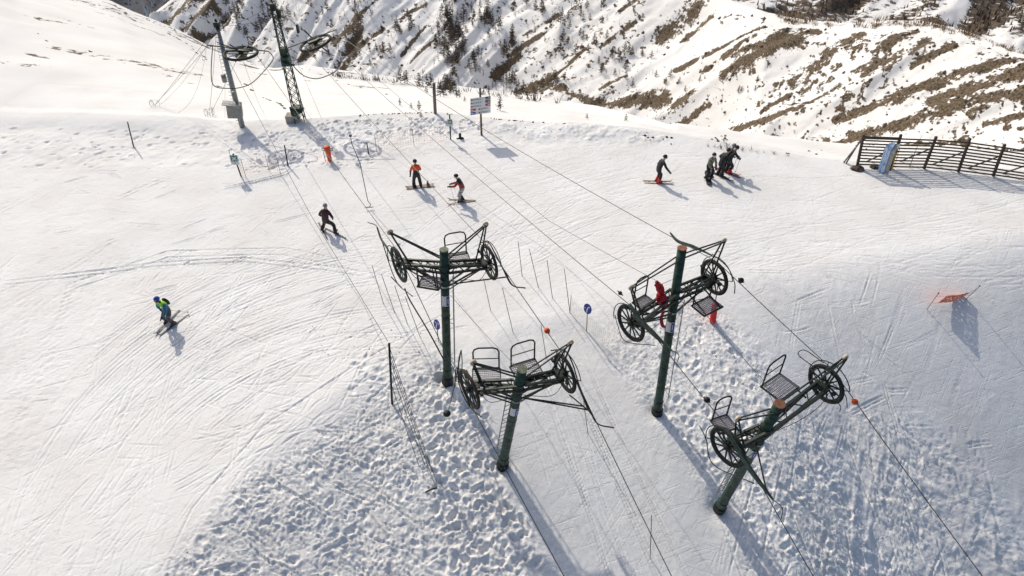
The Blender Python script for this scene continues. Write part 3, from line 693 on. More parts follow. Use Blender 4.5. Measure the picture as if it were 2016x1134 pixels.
tag(mb.build('slope_shrubs', M['larch']), 'sparse brown shrubs scattered over the snowy slopes', 'shrubs', kind='stuff')
def far_forest(H_, n, name, m, label, seed, hh):
    X, Y, Z, b = H_; mb = MB(); r = random.Random(seed); k = 0
    while k < n:
        j = r.randrange(int(X.shape[0]*.36)); i = r.randrange(X.shape[1])
        if b[j, i] < r.uniform(0.35, 0.8): continue
        k += 1; p = np.array([X[j, i]+r.uniform(-2, 2), Y[j, i]+r.uniform(-3, 3), Z[j, i]-0.5]); h = hh*r.uniform(0.6, 1.3); w_ = h*0.17; a = r.uniform(0, 2)
        q = [p+np.array([math.cos(a+t)*w_, math.sin(a+t)*w_, h*0.1]) for t in (0, 2.09, 4.19)]+[p+np.array([0, 0, h])]
        mb.add(q, [(0, 1, 3), (1, 2, 3), (2, 0, 3)])
    return tag(mb.build(name, m), label, 'forest', kind='stuff')
far_forest(HR, 8000, 'far_forest', M['larch'], 'brown leafless forest on the far hillside behind the ridge', 3, 8)
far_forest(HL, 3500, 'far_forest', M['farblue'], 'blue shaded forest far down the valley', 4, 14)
mb = MB(); r = random.Random(21)
def pebble(mb, p, s, r):
    vs = [np.array(p)+np.array([r.uniform(.6, 1.1)*x, r.uniform(.6, 1.1)*y, r.uniform(.5, .9)*z])*s for x, y, z in ((1,0,0),(0,1,0),(-1,0,0),(0,-1,0),(0,0,1),(0,0,-1))]
    mb.add(vs, [(0,1,4),(1,2,4),(2,3,4),(3,0,4),(1,0,5),(2,1,5),(3,2,5),(0,3,5)])
for k in range(1500):
    i = r.randrange(100, len(mx_)-160); j = r.randrange(2, nt_-4)
    if bare[j, i]+r.random()*0.5 > 0.45 and mx_[i] > 600: pebble(mb, (Xm[j, i], Ym2[j, i], Zm2[j, i]+0.05), r.uniform(0.25, 0.9)*Ym[j, i]/220, r)
tag(mb.build('mountain_stones', M['stone']), 'dark stones strewn over the mountain face', 'stones', kind='stuff')
def patch(mb, p, q, wd, r):
    p = np.array(p); q = np.array(q); d = q-p; L = np.linalg.norm(d)+1e-6; d = d/L; x = n2_(np.cross(d, [0, 0, 1])); n = 9; top = []
    for k in range(n):
        g = 2*math.pi*k/n; top.append((p+q)/2+d*L/2*math.cos(g)*r.uniform(.7, 1.1)+x*wd*math.sin(g)*r.uniform(.5, 1.2)+np.array([0, 0, -.05]))
    mb.add(top+[(p+q)/2+np.array([0, 0, wd*.25+.04])], [(k, (k+1) % n, n) for k in range(n)])
n2_ = lambda v: np.array(v)/np.linalg.norm(v)
mb = MB()
for px0, px1, n in ((700, 880, 34), (960, 1060, 22), (1060, 1110, 5)):
    for k in range(n):
        px = r.uniform(px0, px1); py = np.interp(px, [q[0] for q in EDGE], [q[1] for q in EDGE])-1.0+r.uniform(-.5, .7); l = r.uniform(2, 9); patch(mb, gnd(px, py), gnd(px+l, py+r.uniform(-.4, .8)), r.uniform(.04, .13), r)
tag(mb.build('edge_stones', M['stone']), 'broken line of dark stones and earth along the plateau edge', 'stones', kind='stuff')
mb = MB()
for x0, y0, x1, y1, n, j in ((222,9,264,40,14,2),(280,36,306,44,5,2),(322,62,350,76,8,2),(330,50,346,60,4,2),(362,80,402,118,11,4),(390,98,404,118,5,2),(300,44,320,52,4,2),(464,155,482,166,5,1.5),(486,171,492,176,2,1),(514,190,531,198,4,1),(545,201,557,212,4,1),
                           (508,132,600,137,7,1),(600,137,680,147,7,1),(60,60,110,90,2,5),(150,90,210,120,2,5),(640,152,700,170,2,3),(700,170,760,185,2,3)):
    for k in range(n):
        t = r.random(); px = x0+(x1-x0)*t+r.gauss(0, j*.5); py = y0+(y1-y0)*t+r.gauss(0, j*.4); l = r.uniform(3, 10); sl__ = (y1-y0)/(x1-x0)
        try: patch(mb, gnd(px, py), gnd(px+l, py+l*min(sl__, .8)*.9), r.uniform(.08, .22), r)
        except Exception: pass
tag(mb.build('earth_streaks', M['stone']), 'thin dark earth streaks showing through the snow on the left hill', 'earth', kind='stuff')
mb = MB()
for px, py, n, sx, sy in ((1290,272,7,26,4),(1405,276,9,26,4),(1245,232,2,2,2),(1600,300,8,60,6)):
    for k in range(n):
        p = gnd(r.gauss(px, sx), r.gauss(py, sy)); pebble(mb, p, r.uniform(0.05, 0.15), r)
tag(mb.build('loose_stones', M['stone']), 'loose dark stones sticking out of the snow', 'stones', kind='stuff')

# ================================================================== lift towers
def n2(v): v = np.array(v, float); return v/np.linalg.norm(v)
UPV = np.array([0, 0, 1.0])
def near_dir(P, q):
    """unit direction from P towards the camera side, horizontal"""
    d = EYE-np.array(P); d[2] = 0; return n2(d)
def lift_tower(label, base, top_px, WL, WR, rope, tips, catch, plats, cap, ladder_dir, tilt=(0, 0)):
    """base: foot; top_px: pixel and distance of the top; WL/WR: wheel centres; rope: horizontal rope direction (down the track)"""
    base = np.array(base); top = top_px; t = thing('lift_tower', base, label, 'lift tower', 'green lift towers')
    ax = n2(top-base); Ltot = np.linalg.norm(top-base)
    P = lambda z: base+ax*((z-base[2])/ax[2])
    foot = base-ax*0.5
    # pole with flanged joints
    MB().tube([foot, base+ax*0.45, base+ax*0.5, base+ax*(Ltot*0.55), top], [0.185, 0.180, 0.165, 0.160, 0.155], 18).build('pole', M['green'], t, True)
    MB().tube([top-ax*0.01, top+ax*0.025], 0.162, 18).build('pole_cap', M[cap], t)
    for h, rr in ((0.5, .19), (Ltot*0.30, .168), (Ltot*0.52, .172)):
        MB().tube([base+ax*h, base+ax*(h+.05)], rr, 18).build('pole_band', M['green'], t)
    MB().tube([base-ax*.3, base+ax*.10], [0.235, 0.225], 14).build('foot_collar', M['black'], t)
    nrm = n2(np.cross(rope, UPV)); nrm = nrm*np.sign(np.dot(nrm, np.array(WR)-np.array(WL)))   # outward to the right
    zarm = (WL[2]+WR[2])/2
    # clamp rings that carry the arms
    for z in (zarm+.28, zarm-.02, zarm-.62): MB().tube([P(z)-ax*.035, P(z)+ax*.035], .185, 16).tube([P(z)-ax*.015+nrm*.2-rope*.03, P(z)+ax*.015+nrm*.24-rope*.03], .03, 6).build('clamp_ring', M['galv'] if z < zarm-.3 else M['steel'], t)
    c = near_dir(base, 0)
    for sgn, W, tip, cat_, pl in ((-1, WL, tips[0], catch[0], plats[0]), (1, WR, tips[1], catch[1], plats[1])):
        W = np.array(W, float); out = nrm*sgn
        a = W-P(W[2]); a[2] = 0; la = np.linalg.norm(a); ad = a/la
        hub_in = W-out*.16
        # crossarm: upper pair of beams, lower strut, lacing
        mb = MB()
        e1, e2 = hub_in+rope*.20, hub_in-rope*.20
        u1, u2 = P(zarm+.28)+rope*.16+ad*.1, P(zarm+.28)-rope*.16+ad*.1
        lo1, lo2 = P(zarm-.02)+rope*.14+ad*.1, P(zarm-.02)-rope*.14+ad*.1
        for p, q in ((u1, e1+UPV*.05), (u2, e2+UPV*.05), (lo1, e1-UPV*.08), (lo2, e2-UPV*.08)): mb.beam(p, q, .07, .08)
        mb.build('crossarm', M['steel'], t)
        for k in range(5):
            f0, f1 = k/5+.05, (k+1)/5-.02
            mb = MB()
            A = (u1+(e1-u1)*f0, u2+(e2-u2)*f1) if k % 2 else (u2+(e2-u2)*f0, u1+(e1-u1)*f1)
            mb.beam(*A, .03, .03)
            B = (u1+(e1-u1)*f0+UPV*0, lo1+(e1-lo1)*f1) if k % 2 else (lo1+(e1-lo1)*f0, u1+(e1-u1)*f1)
            mb.beam(*B, .028, .028); B2 = (u2+(e2-u2)*f0, lo2+(e2-lo2)*f1) if k % 2 else (lo2+(e2-lo2)*f0, u2+(e2-u2)*f1)
            mb.beam(*B2, .028, .028); mb.build('lacing', M['steel'], t)
        low = P(zarm-.62)+ad*.12
        for q in (1, -1): MB().beam(low+rope*.08*q, hub_in+rope*.16*q-ad*.25*la-UPV*.12, .05, .05).build('strut', M['steel'], t)
        MB().beam(low+ad*.3*la*0-UPV*.25, hub_in-ad*.02*la-UPV*.16, .035, .035).build('strut', M['steel'], t)
        # wheel with spokes, tilted a little
        wd = n2(out+UPV*0.06*sgn*0+rope*0.03)
        whl = MB().torus(W, wd, .63, .062, 36, 8, .75).build('wheel', M['tyre_rust'] if cat_[2:] and cat_[2] == 'rust' else M['tyre'], t, True)
        MB().torus(W, wd, .545, .022, 32, 6, 1.6).build('rim', M['steel'], whl, True)
        MB().tube([W-wd*.13, W-wd*.05, W+wd*.05, W+wd*.10], [.06, .12, .12, .07], 12).build('hub', M['steel'], whl)
        x, y, d = frame(wd); spk = None
        for k in range(12):
            g = 2*math.pi*k/12+.1; e = x*math.cos(g)+y*math.sin(g); s2 = np.cross(wd, e)
            MB().plate([W+e*.09-s2*.034, W+e*.09+s2*.034, W+e*.555+s2*.017, W+e*.555-s2*.017], wd, .03).build('spoke', M['steel'], whl)
        # fork and axle block joining wheel to arm
        MB().box(hub_in-out*.06, (.34, .16, .22), np.array([rope, out, UPV])).tube([W-out*.3, W+out*.12], .035, 8).build('axle_block', M['steel'], t)
        # wheel guard: bent tube round the outside
        o = W+out*.13; ring = [o+rope*.76*math.cos(g)+UPV*.76*math.sin(g) for g in np.linspace(math.radians(200), math.radians(20), 14)]
        MB().tube(ring, .017, 6).build('wheel_guard', M['steel'], t)
        for g in (200, 110, 20):
            q = o+rope*.76*math.cos(math.radians(g))+UPV*.76*math.sin(math.radians(g)); MB().tube([q, W-out*.1+(q-o)*.35], .014, 5).build('guard_stay', M['steel'], t)
        # lifting jib
        T = np.array(tip); mb = MB(); tp = P(top[2]-.35)
        for q in (1, -1): mb.tube([tp+rope*.1*q+ad*.12, T+rope*.035*q], .028, 6)
        for q in (1, -1): mb.tube([hub_in+rope*.18*q-ad*.28, T+rope*.05*q], .03, 6)
        m1 = (hub_in-ad*.28+T)/2; mb.tube([m1+rope*.11, m1-rope*.11], .014, 5); m1 = (hub_in-ad*.28)*.25+T*.75; mb.tube([m1+rope*.08, m1-rope*.08], .014, 5)
        mb.build('jib', M['steel'], t)
        MB().torus(T+UPV*.02, rope, .075, .04, 16, 8, 1.3).build('jib_roller', M['cream'], t, True)
        # rope catchers
        cpl = W+out*.20
        for kind, pts, rr in cat_[0]:
            q = curve([onplane(px, py, cpl, out) for px, py in pts], 6)
            if kind == 'tube': MB().tube(q, rr, 6).build('rope_catcher', M['steel'], t, True)
            else: MB().ribbon(q, n2(np.cross(q[-1]-q[0], out)), [rr*f for f in np.interp(np.linspace(0, 1, len(q)), [0, .15, .6, 1], [.35, .9, 1.0, .25])], .03).build('catcher_blade', M['green'], t)
        for p0, p1 in cat_[1]:
            A = P(zarm-.62)+ad*.1 if p0 is None else onplane(*p0, cpl, out); MB().tube([A, onplane(*p1, cpl, out)], .026, 6).build('catcher_stay', M['steel'], t)
        # maintenance platform with a guard rail hoop
        if pl:
            cx, off, dz, wA, wB, railside = pl
            c0 = P(W[2])+a*cx-rope*off+UPV*dz; A_ = ad; B_ = -rope
            B_ = n2(B_-A_*np.dot(B_, A_))
            pf = MB()
            for k in range(15): pf.box(c0+A_*wA*(k/14-.5), (.010, wB, .03), np.array([A_, B_, UPV]))
            for k in range(9): pf.box(c0+B_*wB*(k/8-.5)+UPV*.004, (wA, .012, .028), np.array([A_, B_, UPV]))
            g = pf.build('platform_grating', M['grate'], t); g['kind'] = 'stuff'
            fr = MB()
            for k in (-1, 1): fr.box(c0+B_*(wB/2+.02)*k-UPV*.01, (wA+.08, .04, .06), np.array([A_, B_, UPV])); fr.box(c0+A_*(wA/2+.02)*k-UPV*.013, (.04, wB, .055), np.array([A_, B_, UPV]))
            fr.build('platform_frame', M['steel'], t)
            for k in (-1, 1): MB().beam(c0-B_*wB*.5+A_*wA*.4*k, P(zarm+.05)*.0+(hub_in-ad*(.35 if k*1 > 0 else .8)*la*.8+UPV*.0), .04, .04).build('platform_bracket', M['steel'], t)
            rc = c0+B_*wB/2*railside; h = .98; w2 = wA*.48
            hp = [rc-A_*w2, rc-A_*w2+UPV*(h-.18), rc-A_*(w2-.05)+UPV*(h-.06), rc-A_*(w2-.18)+UPV*h, rc+A_*(w2-.18)+UPV*h, rc+A_*(w2-.05)+UPV*(h-.06), rc+A_*w2+UPV*(h-.18), rc+A_*w2]
            rl = MB().tube(hp, .027, 7).build('guard_rail', M['black'], t, True)
            [MB().tube([rc-A_*w2+UPV*zz, rc+A_*w2+UPV*zz], .018, 6).build('mid_rail', M['black'], rl) for zz in (.5, .08)]
        # derailment switch gear, cable loops
        MB().box(W-out*.2+rope*.45+UPV*.1, (.11, .09, .12), np.array([rope, out, UPV])).tube([W-out*.2+rope*.45+UPV*.1, W-out*.2+rope*.2], .02, 5).build('switch_box', M['black'], t)
        MB().box(W-out*.16-rope*.5+UPV*.22, (.12, .07, .09), np.array([rope, out, UPV])).tube([W-out*.16-rope*.5+UPV*.22, W-out*.1-rope*.25+UPV*.02], .018, 5).build('switch_box', M['black'], t)
        lp = W-out*.22+rope*.3
        MB().tube(curve([lp, lp-ad*.3-UPV*.45, lp-ad*.8*la*.6-UPV*.35, P(zarm-.5)+ad*.15], 6), .011, 5).build('cable_loop', M['black'], t)
    # ladder down the shaded side
    ld = n2(ladder_dir); sd = n2(np.cross(ld, UPV)); z0 = base[2]+.75; z1 = zarm-.1
    pa, pb = P(z0)+ld*.30, P(z1)+ld*.30
    lad = MB().tube([pa+sd*.17, pb+sd*.17], .02, 6).tube([pa-sd*.17, pb-sd*.17], .02, 6).build('ladder', M['galv'], t)
    n = int((z1-z0)/.29)
    for k in range(n):
        q = pa+(pb-pa)*((k+.5)/n); MB().tube([q-sd*.17, q+sd*.17], .012, 5).build('rung', M['galv'], lad)
    for f in (.1, .5, .9):
        q = pa+(pb-pa)*f; MB().tube([q+sd*.17, q-ld*.25], .012, 5).tube([q-sd*.17, q-ld*.25], .012, 5).build('ladder_bracket', M['galv'], t)
    # number plate: white sheet with a blue pictogram, bent round the pole
    zc = P(zarm-1.25); f = n2(c-ax*np.dot(c, ax)); s = np.cross(ax, f)
    def sheet(a0, a1, h0, h1, rr):
        mb = MB(); vs = []; k = 7
        for j in range(k):
            g = math.radians(a0+(a1-a0)*j/(k-1)); e = f*math.cos(g)+s*math.sin(g); vs += [zc+e*rr+ax*h0, zc+e*rr+ax*h1, zc+e*(rr+.004)+ax*h0, zc+e*(rr+.004)+ax*h1]
        fs = []
        for j in range(k-1): b = j*4; fs += [(b+2, b+6, b+7, b+3), (b+1, b, b+4, b+5), (b+3, b+7, b+5, b+1), (b, b+2, b+6, b+4)]
        fs += [(0, 1, 3, 2), (k*4-4, k*4-2, k*4-1, k*4-3)]
        return mb.add(vs, fs)
    sheet(-48, 58, -.23, .23, .172).build('number_plate', M['white'], t)
    sheet(12, 56, -.2, .2, .178).build('blue_pictogram', M['blue'], t)
    sheet(24, 34, -.12, .12, .184).build('pictogram_arrow', M['white'], t)
    return t, P
def dist_top(px, py, d): return EYE+ray(px, py)*d
def wheel_at(px, py, z): return flat(px, py, z)
bA, bB, bC, bD = BASES['A'], BASES['B'], BASES['Cc'], BASES['D']
tA = over(bA+np.array([.05, .35, 0]), 874, 492); tB = over(bB+np.array([.5, -1.1, 0]), 1028, 727); tC = over(bC+np.array([0, .35, 0]), 1343, 489); tD = over(bD+np.array([-.25, -1.5, 0]), 1535, 795)
print('TOWERS', [(q.round(2).tolist(), p.round(2).tolist()) for q, p in ((bA, tA), (bB, tB), (bC, tC), (bD, tD))])
za = lambda b, t, dz: t[2]-dz
WAL, WAR = wheel_at(785, 521, tA[2]-.95), wheel_at(963, 516, tA[2]-.85)
WBL, WBR = wheel_at(924, 766, tB[2]-1.05), wheel_at(1112, 735, tB[2]-1.05)
WCL, WCR = wheel_at(1242, 636, tC[2]-2.1), wheel_at(1406, 546, tC[2]-2.0)
WDL, WDR = wheel_at(1432, 880, tD[2]-1.9), wheel_at(1626, 756, tD[2]-1.5)
rAB = n2(((WBL-WAL)+(WBR-WAR))*np.array([1, 1, 0])); rCD = n2(((WDL-WCL)+(WDR-WCR))*np.array([1, 1, 0]))
tipAL, tipAR = over(WAL, 768, 458), over(WAR, 956, 443)
tipBL, tipBR = over(WBL, 932, 715), over(WBR, 1123, 676)
tipCL, tipCR = over(WCL, 1243, 567), over(WCR, 1425, 475)
tipDL, tipDR = over(WDL, 1452, 826), over(WDR, 1664, 705)
towA, PA = lift_tower('green lift tower standing farthest left, with the blue round sign close at its left', bA, tA, WAL, WAR, rAB, (tipAL, tipAR),
  (([('tube', [(724,438),(740,444),(748,462),(770,530),(784,560),(800,574),(812,583)], .018), ('blade', [(742,448),(750,470),(762,488),(774,512)], .16)], [((770,545),(790,566))]),
   ([('tube', [(946,478),(962,478),(975,500),(994,535),(1010,562),(1034,567)], .024), ('tube', [(966,482),(982,512),(1003,556),(1018,566)], .018)], [(None, (1000,545)), ((985,520),(1000,545))])),
  ((.42, -.45, -.30, .75, .6, -1), (.42, .45, .0, .8, .62, 1)), 'capgreen', rAB*0.2+np.array([1, .2, 0]))
towB, PB = lift_tower('green lift tower at the left edge of the drag track, nearest of the left pair', bB, tB, WBL, WBR, rAB, (tipBL, tipBR),
  (([('tube', [(908,690),(903,712),(903,752),(918,790),(932,808),(947,820)], .022), ('tube', [(908,690),(910,715),(908,740)], .016)], [((905,740),(925,800))], 'rust'),
   ([('tube', [(1085,690),(1112,690),(1128,718),(1140,758),(1163,812),(1178,835),(1208,842)], .024), ('blade', [(1132,745),(1145,775),(1158,806),(1172,826)], .06)], [(None, (1163,808)), (None, (1150,800)), ((1122,778),(1163,812))])),
  ((.50, .50, .05, .85, .65, 1), (.36, .55, .05, .85, .65, 1)), 'capgreen', -rAB)
towC, PC = lift_tower('tall green lift tower with the furled red flag hanging beside it', bC, tC, WCL, WCR, rCD, (tipCL, tipCR),
  (([('blade', [(1240,598),(1258,628),(1290,660),(1322,690)], .24), ('tube', [(1320,688),(1336,698),(1334,712)], .014), ('tube', [(1211,620),(1216,640),(1232,672),(1290,680)], .014)], [((1246,610),(1322,690))]),
   ([('blade', [(1319,458),(1335,475),(1368,487),(1402,503)], .14), ('tube', [(1402,500),(1432,526),(1446,556),(1446,578)], .018)], [])),
  ((.5, .45, .0, .6, .5, 1), (.62, -.55, -.62, .85, .6, 1)), 'rust', -rCD*0.3+np.array([1, .1, 0]))
towD, PD = lift_tower('green lift tower nearest the bottom right, leaning strongly, with a rusty cap', bD, tD, WDL, WDR, rCD, (tipDL, tipDR),
  (([('blade', [(1425,842),(1450,880),(1480,930),(1522,984)], .22), ('tube', [(1520,982),(1540,1000),(1538,1022)], .014), ('tube', [(1377,838),(1390,865),(1405,915),(1485,952)], .016)], [((1430,850),(1520,980)), (None, (1508,962))]),
   ([('tube', [(1602,722),(1573,700),(1576,690),(1590,692),(1622,715)], .016), ('tube', [(1640,755),(1664,778),(1668,803)], .014), ('tube', [(1642,786),(1655,800),(1653,810)], .014)], [])),
  ((.6, .75, .05, .55, .5, 1), (.55, .80, .0, .9, .7, 1)), 'rust', -rCD)

# ================================================================== return stations at the far left
def guy(mb, p, q, r=.008, sag=0.05): mb.tube(arc(p, q, sag, 10), r, 4)
def bullwheel(t, cpt, R=.95, tilt=(0, 0, 1.0)):
    wh = MB().torus(cpt, tilt, R, .085, 40, 8).build('bullwheel', M['tyre'], t, True)
    x, y, d = frame(tilt)
    for k in range(8):
        g = 2*math.pi*k/8; e = x*math.cos(g)+y*math.sin(g); s2 = np.cross(d, e)
        MB().plate([cpt+e*.1-s2*.05, cpt+e*.1+s2*.05, cpt+e*(R-.03)+s2*.03, cpt+e*(R-.03)-s2*.03], d, .03).build('spoke', M['steel'], wh)
    MB().tube([cpt-d*.14, cpt+d*.14], .13, 12).build('hub', M['steel'], wh); return wh
b1 = gnd(477, 249); t1 = atY(427, 50, b1[1]+2.6)
stA = thing('return_station', b1, 'grey pole return station with a horizontal bullwheel and large hanging cable loop', 'lift station', 'return stations')
ax1 = n2(t1-b1)
MB().tube([b1-ax1*.3, b1+ax1*4, t1], [.17, .15, .10], 12).build('mast', M['galv'], stA, True)
MB().tube([t1-ax1*.25, t1+ax1*.35], [.14, .06], 8).box(t1+ax1*.05, (.35, .18, .3)).build('mast_head', M['steel'], stA)
for k in range(26):
    q = b1+(t1-b1)*((k+1)/28); MB().tube([q+np.array([-.26, -.1, 0]), q+np.array([.02, -.14, 0])], .014, 4).build('step_rung', M['steel'], stA)
cA = atY(474, 105, 40.7); bullwheel(stA, cA)
ff = MB(); hA = cA[2]+.16; q0 = over(b1+np.array([-.6, .8, 0]), 407, 89); q1 = over(b1+np.array([2.2, .8, 0]), 528, 101)
ff.tube([q0, q1], .035, 6); ff.tube([q0+np.array([.5, .3, .05]), cA+UPV*.15], .03, 6); ff.tube([cA+UPV*.15+np.array([-.6, .2, .3]), cA+UPV*.15, cA+UPV*.1+np.array([.7, -.5, .25])], .035, 6)
ff.box(cA+UPV*.17, (1.5, .16, .1)); ff.tube([cA+np.array([0, -1.1, -.05]), cA+np.array([.2, 1.1, .12])], .03, 6); ff.build('bullwheel_frame', M['steel'], stA)
lp = [q0+np.array([.35, 0, 0])]+[over(b1+np.array([o, .8, 0]), px, py) for o, px, py in ((-.3, 416, 130), (-.25, 417, 160), (0, 425, 171), (.5, 445, 174), (.9, 470, 173), (1.4, 495, 164), (1.9, 520, 140), (2.2, 537, 118), (2.3, 535, 108))]+[q1]
MB().tube(curve(lp, 6), .026, 6).build('catch_loop', M['steel'], stA, True)
bx = over(b1+np.array([-.35, -.25, 0]), 462, 217)
MB().box(bx, (.85, .5, .85), np.array([n2([.97, .2, -.12]), n2([-.2, .98, 0]), n2([.12, 0, .99])])).build('control_cabinet', M['grey'], stA)
MB().box(bx+np.array([-.08, -.06, .46]), (1.0, .62, .05), np.array([n2([.97, .2, -.2]), n2([-.2, .98, 0]), n2([.2, 0, .98])])).build('cabinet_lid', M['galv'], stA)
MB().tube([bx+np.array([.2, .15, .4]), bx+np.array([.1, .2, 1.1])], .1, 8).build('cabinet_pipe', M['grey'], stA)
wt = over(b1+np.array([-.45, -.5, 0]), 441, 154)
MB().tube([wt-UPV*.22, wt+UPV*.2], .14, 12).build('counterweight', M['grey'], stA, True)
gm = MB(); anc = gnd(305, 208); anc2 = gnd(412, 226)
guy(gm, t1, anc, .01); guy(gm, q0+np.array([.1, 0, 0]), anc+np.array([.05, .1, .1]), .01); guy(gm, q0, anc+np.array([.4, 0, .1]), .007, .3); guy(gm, t1, anc2, .01); guy(gm, cA+UPV*.1, anc2+np.array([.08, 0, .05]), .01)
guy(gm, wt+UPV*.2, q0+np.array([.6, 0, 0]), .006, 0); guy(gm, q0, gnd(350, 222), .007, .8); guy(gm, t1, over(b1+np.array([3.4, 1, 0]), 545, 30), .008, .2)
guy(gm, cA, gnd(520, 222), .008, .8); guy(gm, wt-UPV*.2, gnd(443, 232), .006, 0)
for an, n in ((anc, 3), (anc2, 5)):
    for k in range(n): gm.torus(an+np.array([.1*k-.1, -.15, .22]), (math.cos(k*.9), math.sin(k*.9)*.8, .2), .24+.03*k, .008, 16, 4)
gm.build('guy_wires', M['cable'], stA)
b2 = gnd(592, 240); t2 = atY(536, 6, b2[1]+2.6)
stB = thing('return_station', b2, 'tall green lattice tower return station with a bullwheel on its right side', 'lift station', 'return stations')
ax2 = n2(t2-b2); L2 = np.linalg.norm(t2-b2); sx_ = np.array([1, .12, 0]); sy_ = np.array([-.12, 1, 0])
def corner(f, i): w_ = .29*(1-f)+.13*f; return b2+ax2*L2*f+sx_*w_*(1 if i in (0, 1) else -1)+sy_*w_*(1 if i in (1, 2) else -1)
for i in range(4): MB().beam(corner(-.03, i), corner(1, i), .05, .05).build('corner_leg', M['green'], stB)
N2 = 15
for k in range(N2):
    f0, f1 = .02+k/N2*.96, .02+(k+1)/N2*.96
    for i in range(4):
        j = (i+1) % 4; MB().beam(corner(f0, i), corner(f1, j), .026, .026).beam(corner(f0, j), corner(f1, i), .022, .022).build('lattice_brace', M['green'], stB)
MB().box(b2+ax2*L2*.1, (.62, .62, .1)).box(b2+ax2*L2*.13, (.58, .58, .08)).build('base_frame', M['green'], stB)
MB().tube([t2, t2+ax2*.5], [.05, .02], 6).box(t2-ax2*.2, (.3, .3, .4)).box(t2-ax2*.6+sx_*.25, (.2, .2, .5)).build('mast_head', M['steel'], stB)
sad = b2+ax2*L2*.53; MB().box(sad, (.5, .5, .5)).box(sad+ax2*.55, (.3, .45, .4)).tube([sad-sx_*.2-sy_*.4, sad+sx_*.5-sy_*.3-UPV*.2], .07, 8).build('winch_head', M['green'], stB)
cB = atY(621, 85, 41.8); bullwheel(stB, cB, .95, n2([-.28, -.05, 1]))
ff = MB(); ff.box(cB+UPV*.14, (.9, .2, .12), np.array([n2([.75, .6, .1]), n2([-.6, .75, 0]), UPV])); ff.tube([cB+np.array([-.7, .6, .55]), cB+UPV*.1, cB+np.array([.9, -.8, -.25])], .045, 6)
r0 = over(b2+np.array([.3, .5, 0]), 565, 95); r1 = over(b2+np.array([2.6, 1.2, 0]), 663, 58); ff.tube([r0, r1], .03, 6); ff.tube([r1, over(b2+np.array([2.9, 1.0, 0]), 668, 110)], .015, 5); ff.tube([r1-np.array([.3, 0, 0]), cB+UPV*.1], .02, 5)
ff.tube([cB+np.array([-.2, -.3, -.2]), cB+np.array([1.2, -.7, -.5])], .02, 5); ff.box(over(b2+np.array([1.1, .9, 0]), 586, 56), (.12, .2, .5)); ff.build('bullwheel_frame', M['steel'], stB)
lp = [over(b2+np.array([o, 1.0, 0]), px, py) for o, px, py in ((.35, 575, 126), (.6, 585, 138), (1.0, 600, 150), (1.5, 622, 155), (2.0, 642, 150), (2.4, 656, 143), (2.6, 664, 137))]
MB().tube(curve(lp, 6), .028, 6).build('catch_loop', M['steel'], stB, True)
cb = gnd(577, 240); MB().box(cb+np.array([0, .1, .2]), (.75, .6, .5)).build('concrete_block', M['concrete'], stB); MB().tube([cb+np.array([.05, 0, .3]), cb+np.array([-.02, .1, .95])], .06, 8).build('anchor_post', M['steel'], stB)
gm = MB(); guy(gm, t2, gnd(632, 231), .008); guy(gm, b2+ax2*L2*.45, gnd(618, 236), .006, .8); guy(gm, t2, cB+np.array([-.7, .6, .55]), .008, .1); guy(gm, t2, cB+UPV*.2, .008, .1); guy(gm, b2+ax2*L2*.82, over(b2+np.array([1.2, 0, 0]), 590, 62), .008, .6)
guy(gm, t2, t1, .007, .3); guy(gm, t2-ax2*.4, gnd(520, 150), .006, .3); gm.build('guy_wires', M['cable'], stB)

# ================================================================== haul ropes
def rope(pts, label, r=.014, sag=.12, name='haul_rope', cat='cable', group='haul ropes of the drag lifts', m='cable'):
    q = []
    for i in range(len(pts)-1): q += arc(pts[i], pts[i+1], sag*min(1, np.linalg.norm(np.array(pts[i+1])-np.array(pts[i]))/20), 12)[0 if i == 0 else 1:]
    return MB().tube(q, r, 5).single(name, M[m], q[0], label, cat, group)
ontop = lambda W, dz=.69: np.array(W)+UPV*dz
xz = lambda b, px, py: over(b, px, py)
def exitp(W, px, py, run):      # continue from a wheel along the track to where the rope leaves the picture
    d = np.array(W)+rAB*0; return d
def beyond(W, px, py, rd, dist):
    """rope end: on the sight line, nearest the vertical plane that runs from W along rd"""
    r = ray(px, py); n = np.cross(rd, UPV); t = np.dot(np.array(W)-EYE, n)/np.dot(r, n); return EYE+r*t
endBL = beyond(WBL, 1108, 1130, n2(rAB*np.array([1, 1, 0])), 0); endBR = beyond(WBR, 1322, 1134, rAB, 0)
endDL = beyond(WDL, 1600, 1132, rCD, 0); endDR = beyond(WDR, 1934, 1134, rCD, 0)
print('ROPE ENDS', [e.round(2).tolist() for e in (endBL, endBR, endDL, endDR)])
ext = lambda a, b, k=.6: b+(b-a)*k
offL = cA+np.array([-.93, 0, 0]); offR = cA+np.array([.93, -.1, 0]); oBL = cB+np.array([-.92, -.1, .2]); oBR = cB+np.array([.92, -.2, -.2])
rope([offR, ontop(WAL), ontop(WBL, -.69), endBL, ext(ontop(WBL, -.69), endBL)], 'haul rope over the left wheels of the left pair of towers')
rope([oBL, ontop(WAR), ontop(WBR, .69), endBR, ext(ontop(WBR), endBR)], 'haul rope over the right wheels of the left pair of towers')
rope([oBR, ontop(WCL), ontop(WDL), endDL, ext(ontop(WDL), endDL)], 'haul rope over the left wheels of the right pair of towers', sag=.2)
farR = over(WCR+np.array([-15, 22, 0]), 780, 156)
rope([oBR+np.array([.3, 1.2, .3]), farR*0.35+0.65*(oBR+np.array([.3, 1.2, .3])) if False else over(WCR*0.45+oBR*0.55, 965, 262), ontop(WCR), ontop(WDR), endDR, ext(ontop(WDR), endDR)], 'haul rope over the right wheels of the right pair of towers', sag=.1)
Yp = gnd(772, 793); ptop = over(Yp, 763, 671)
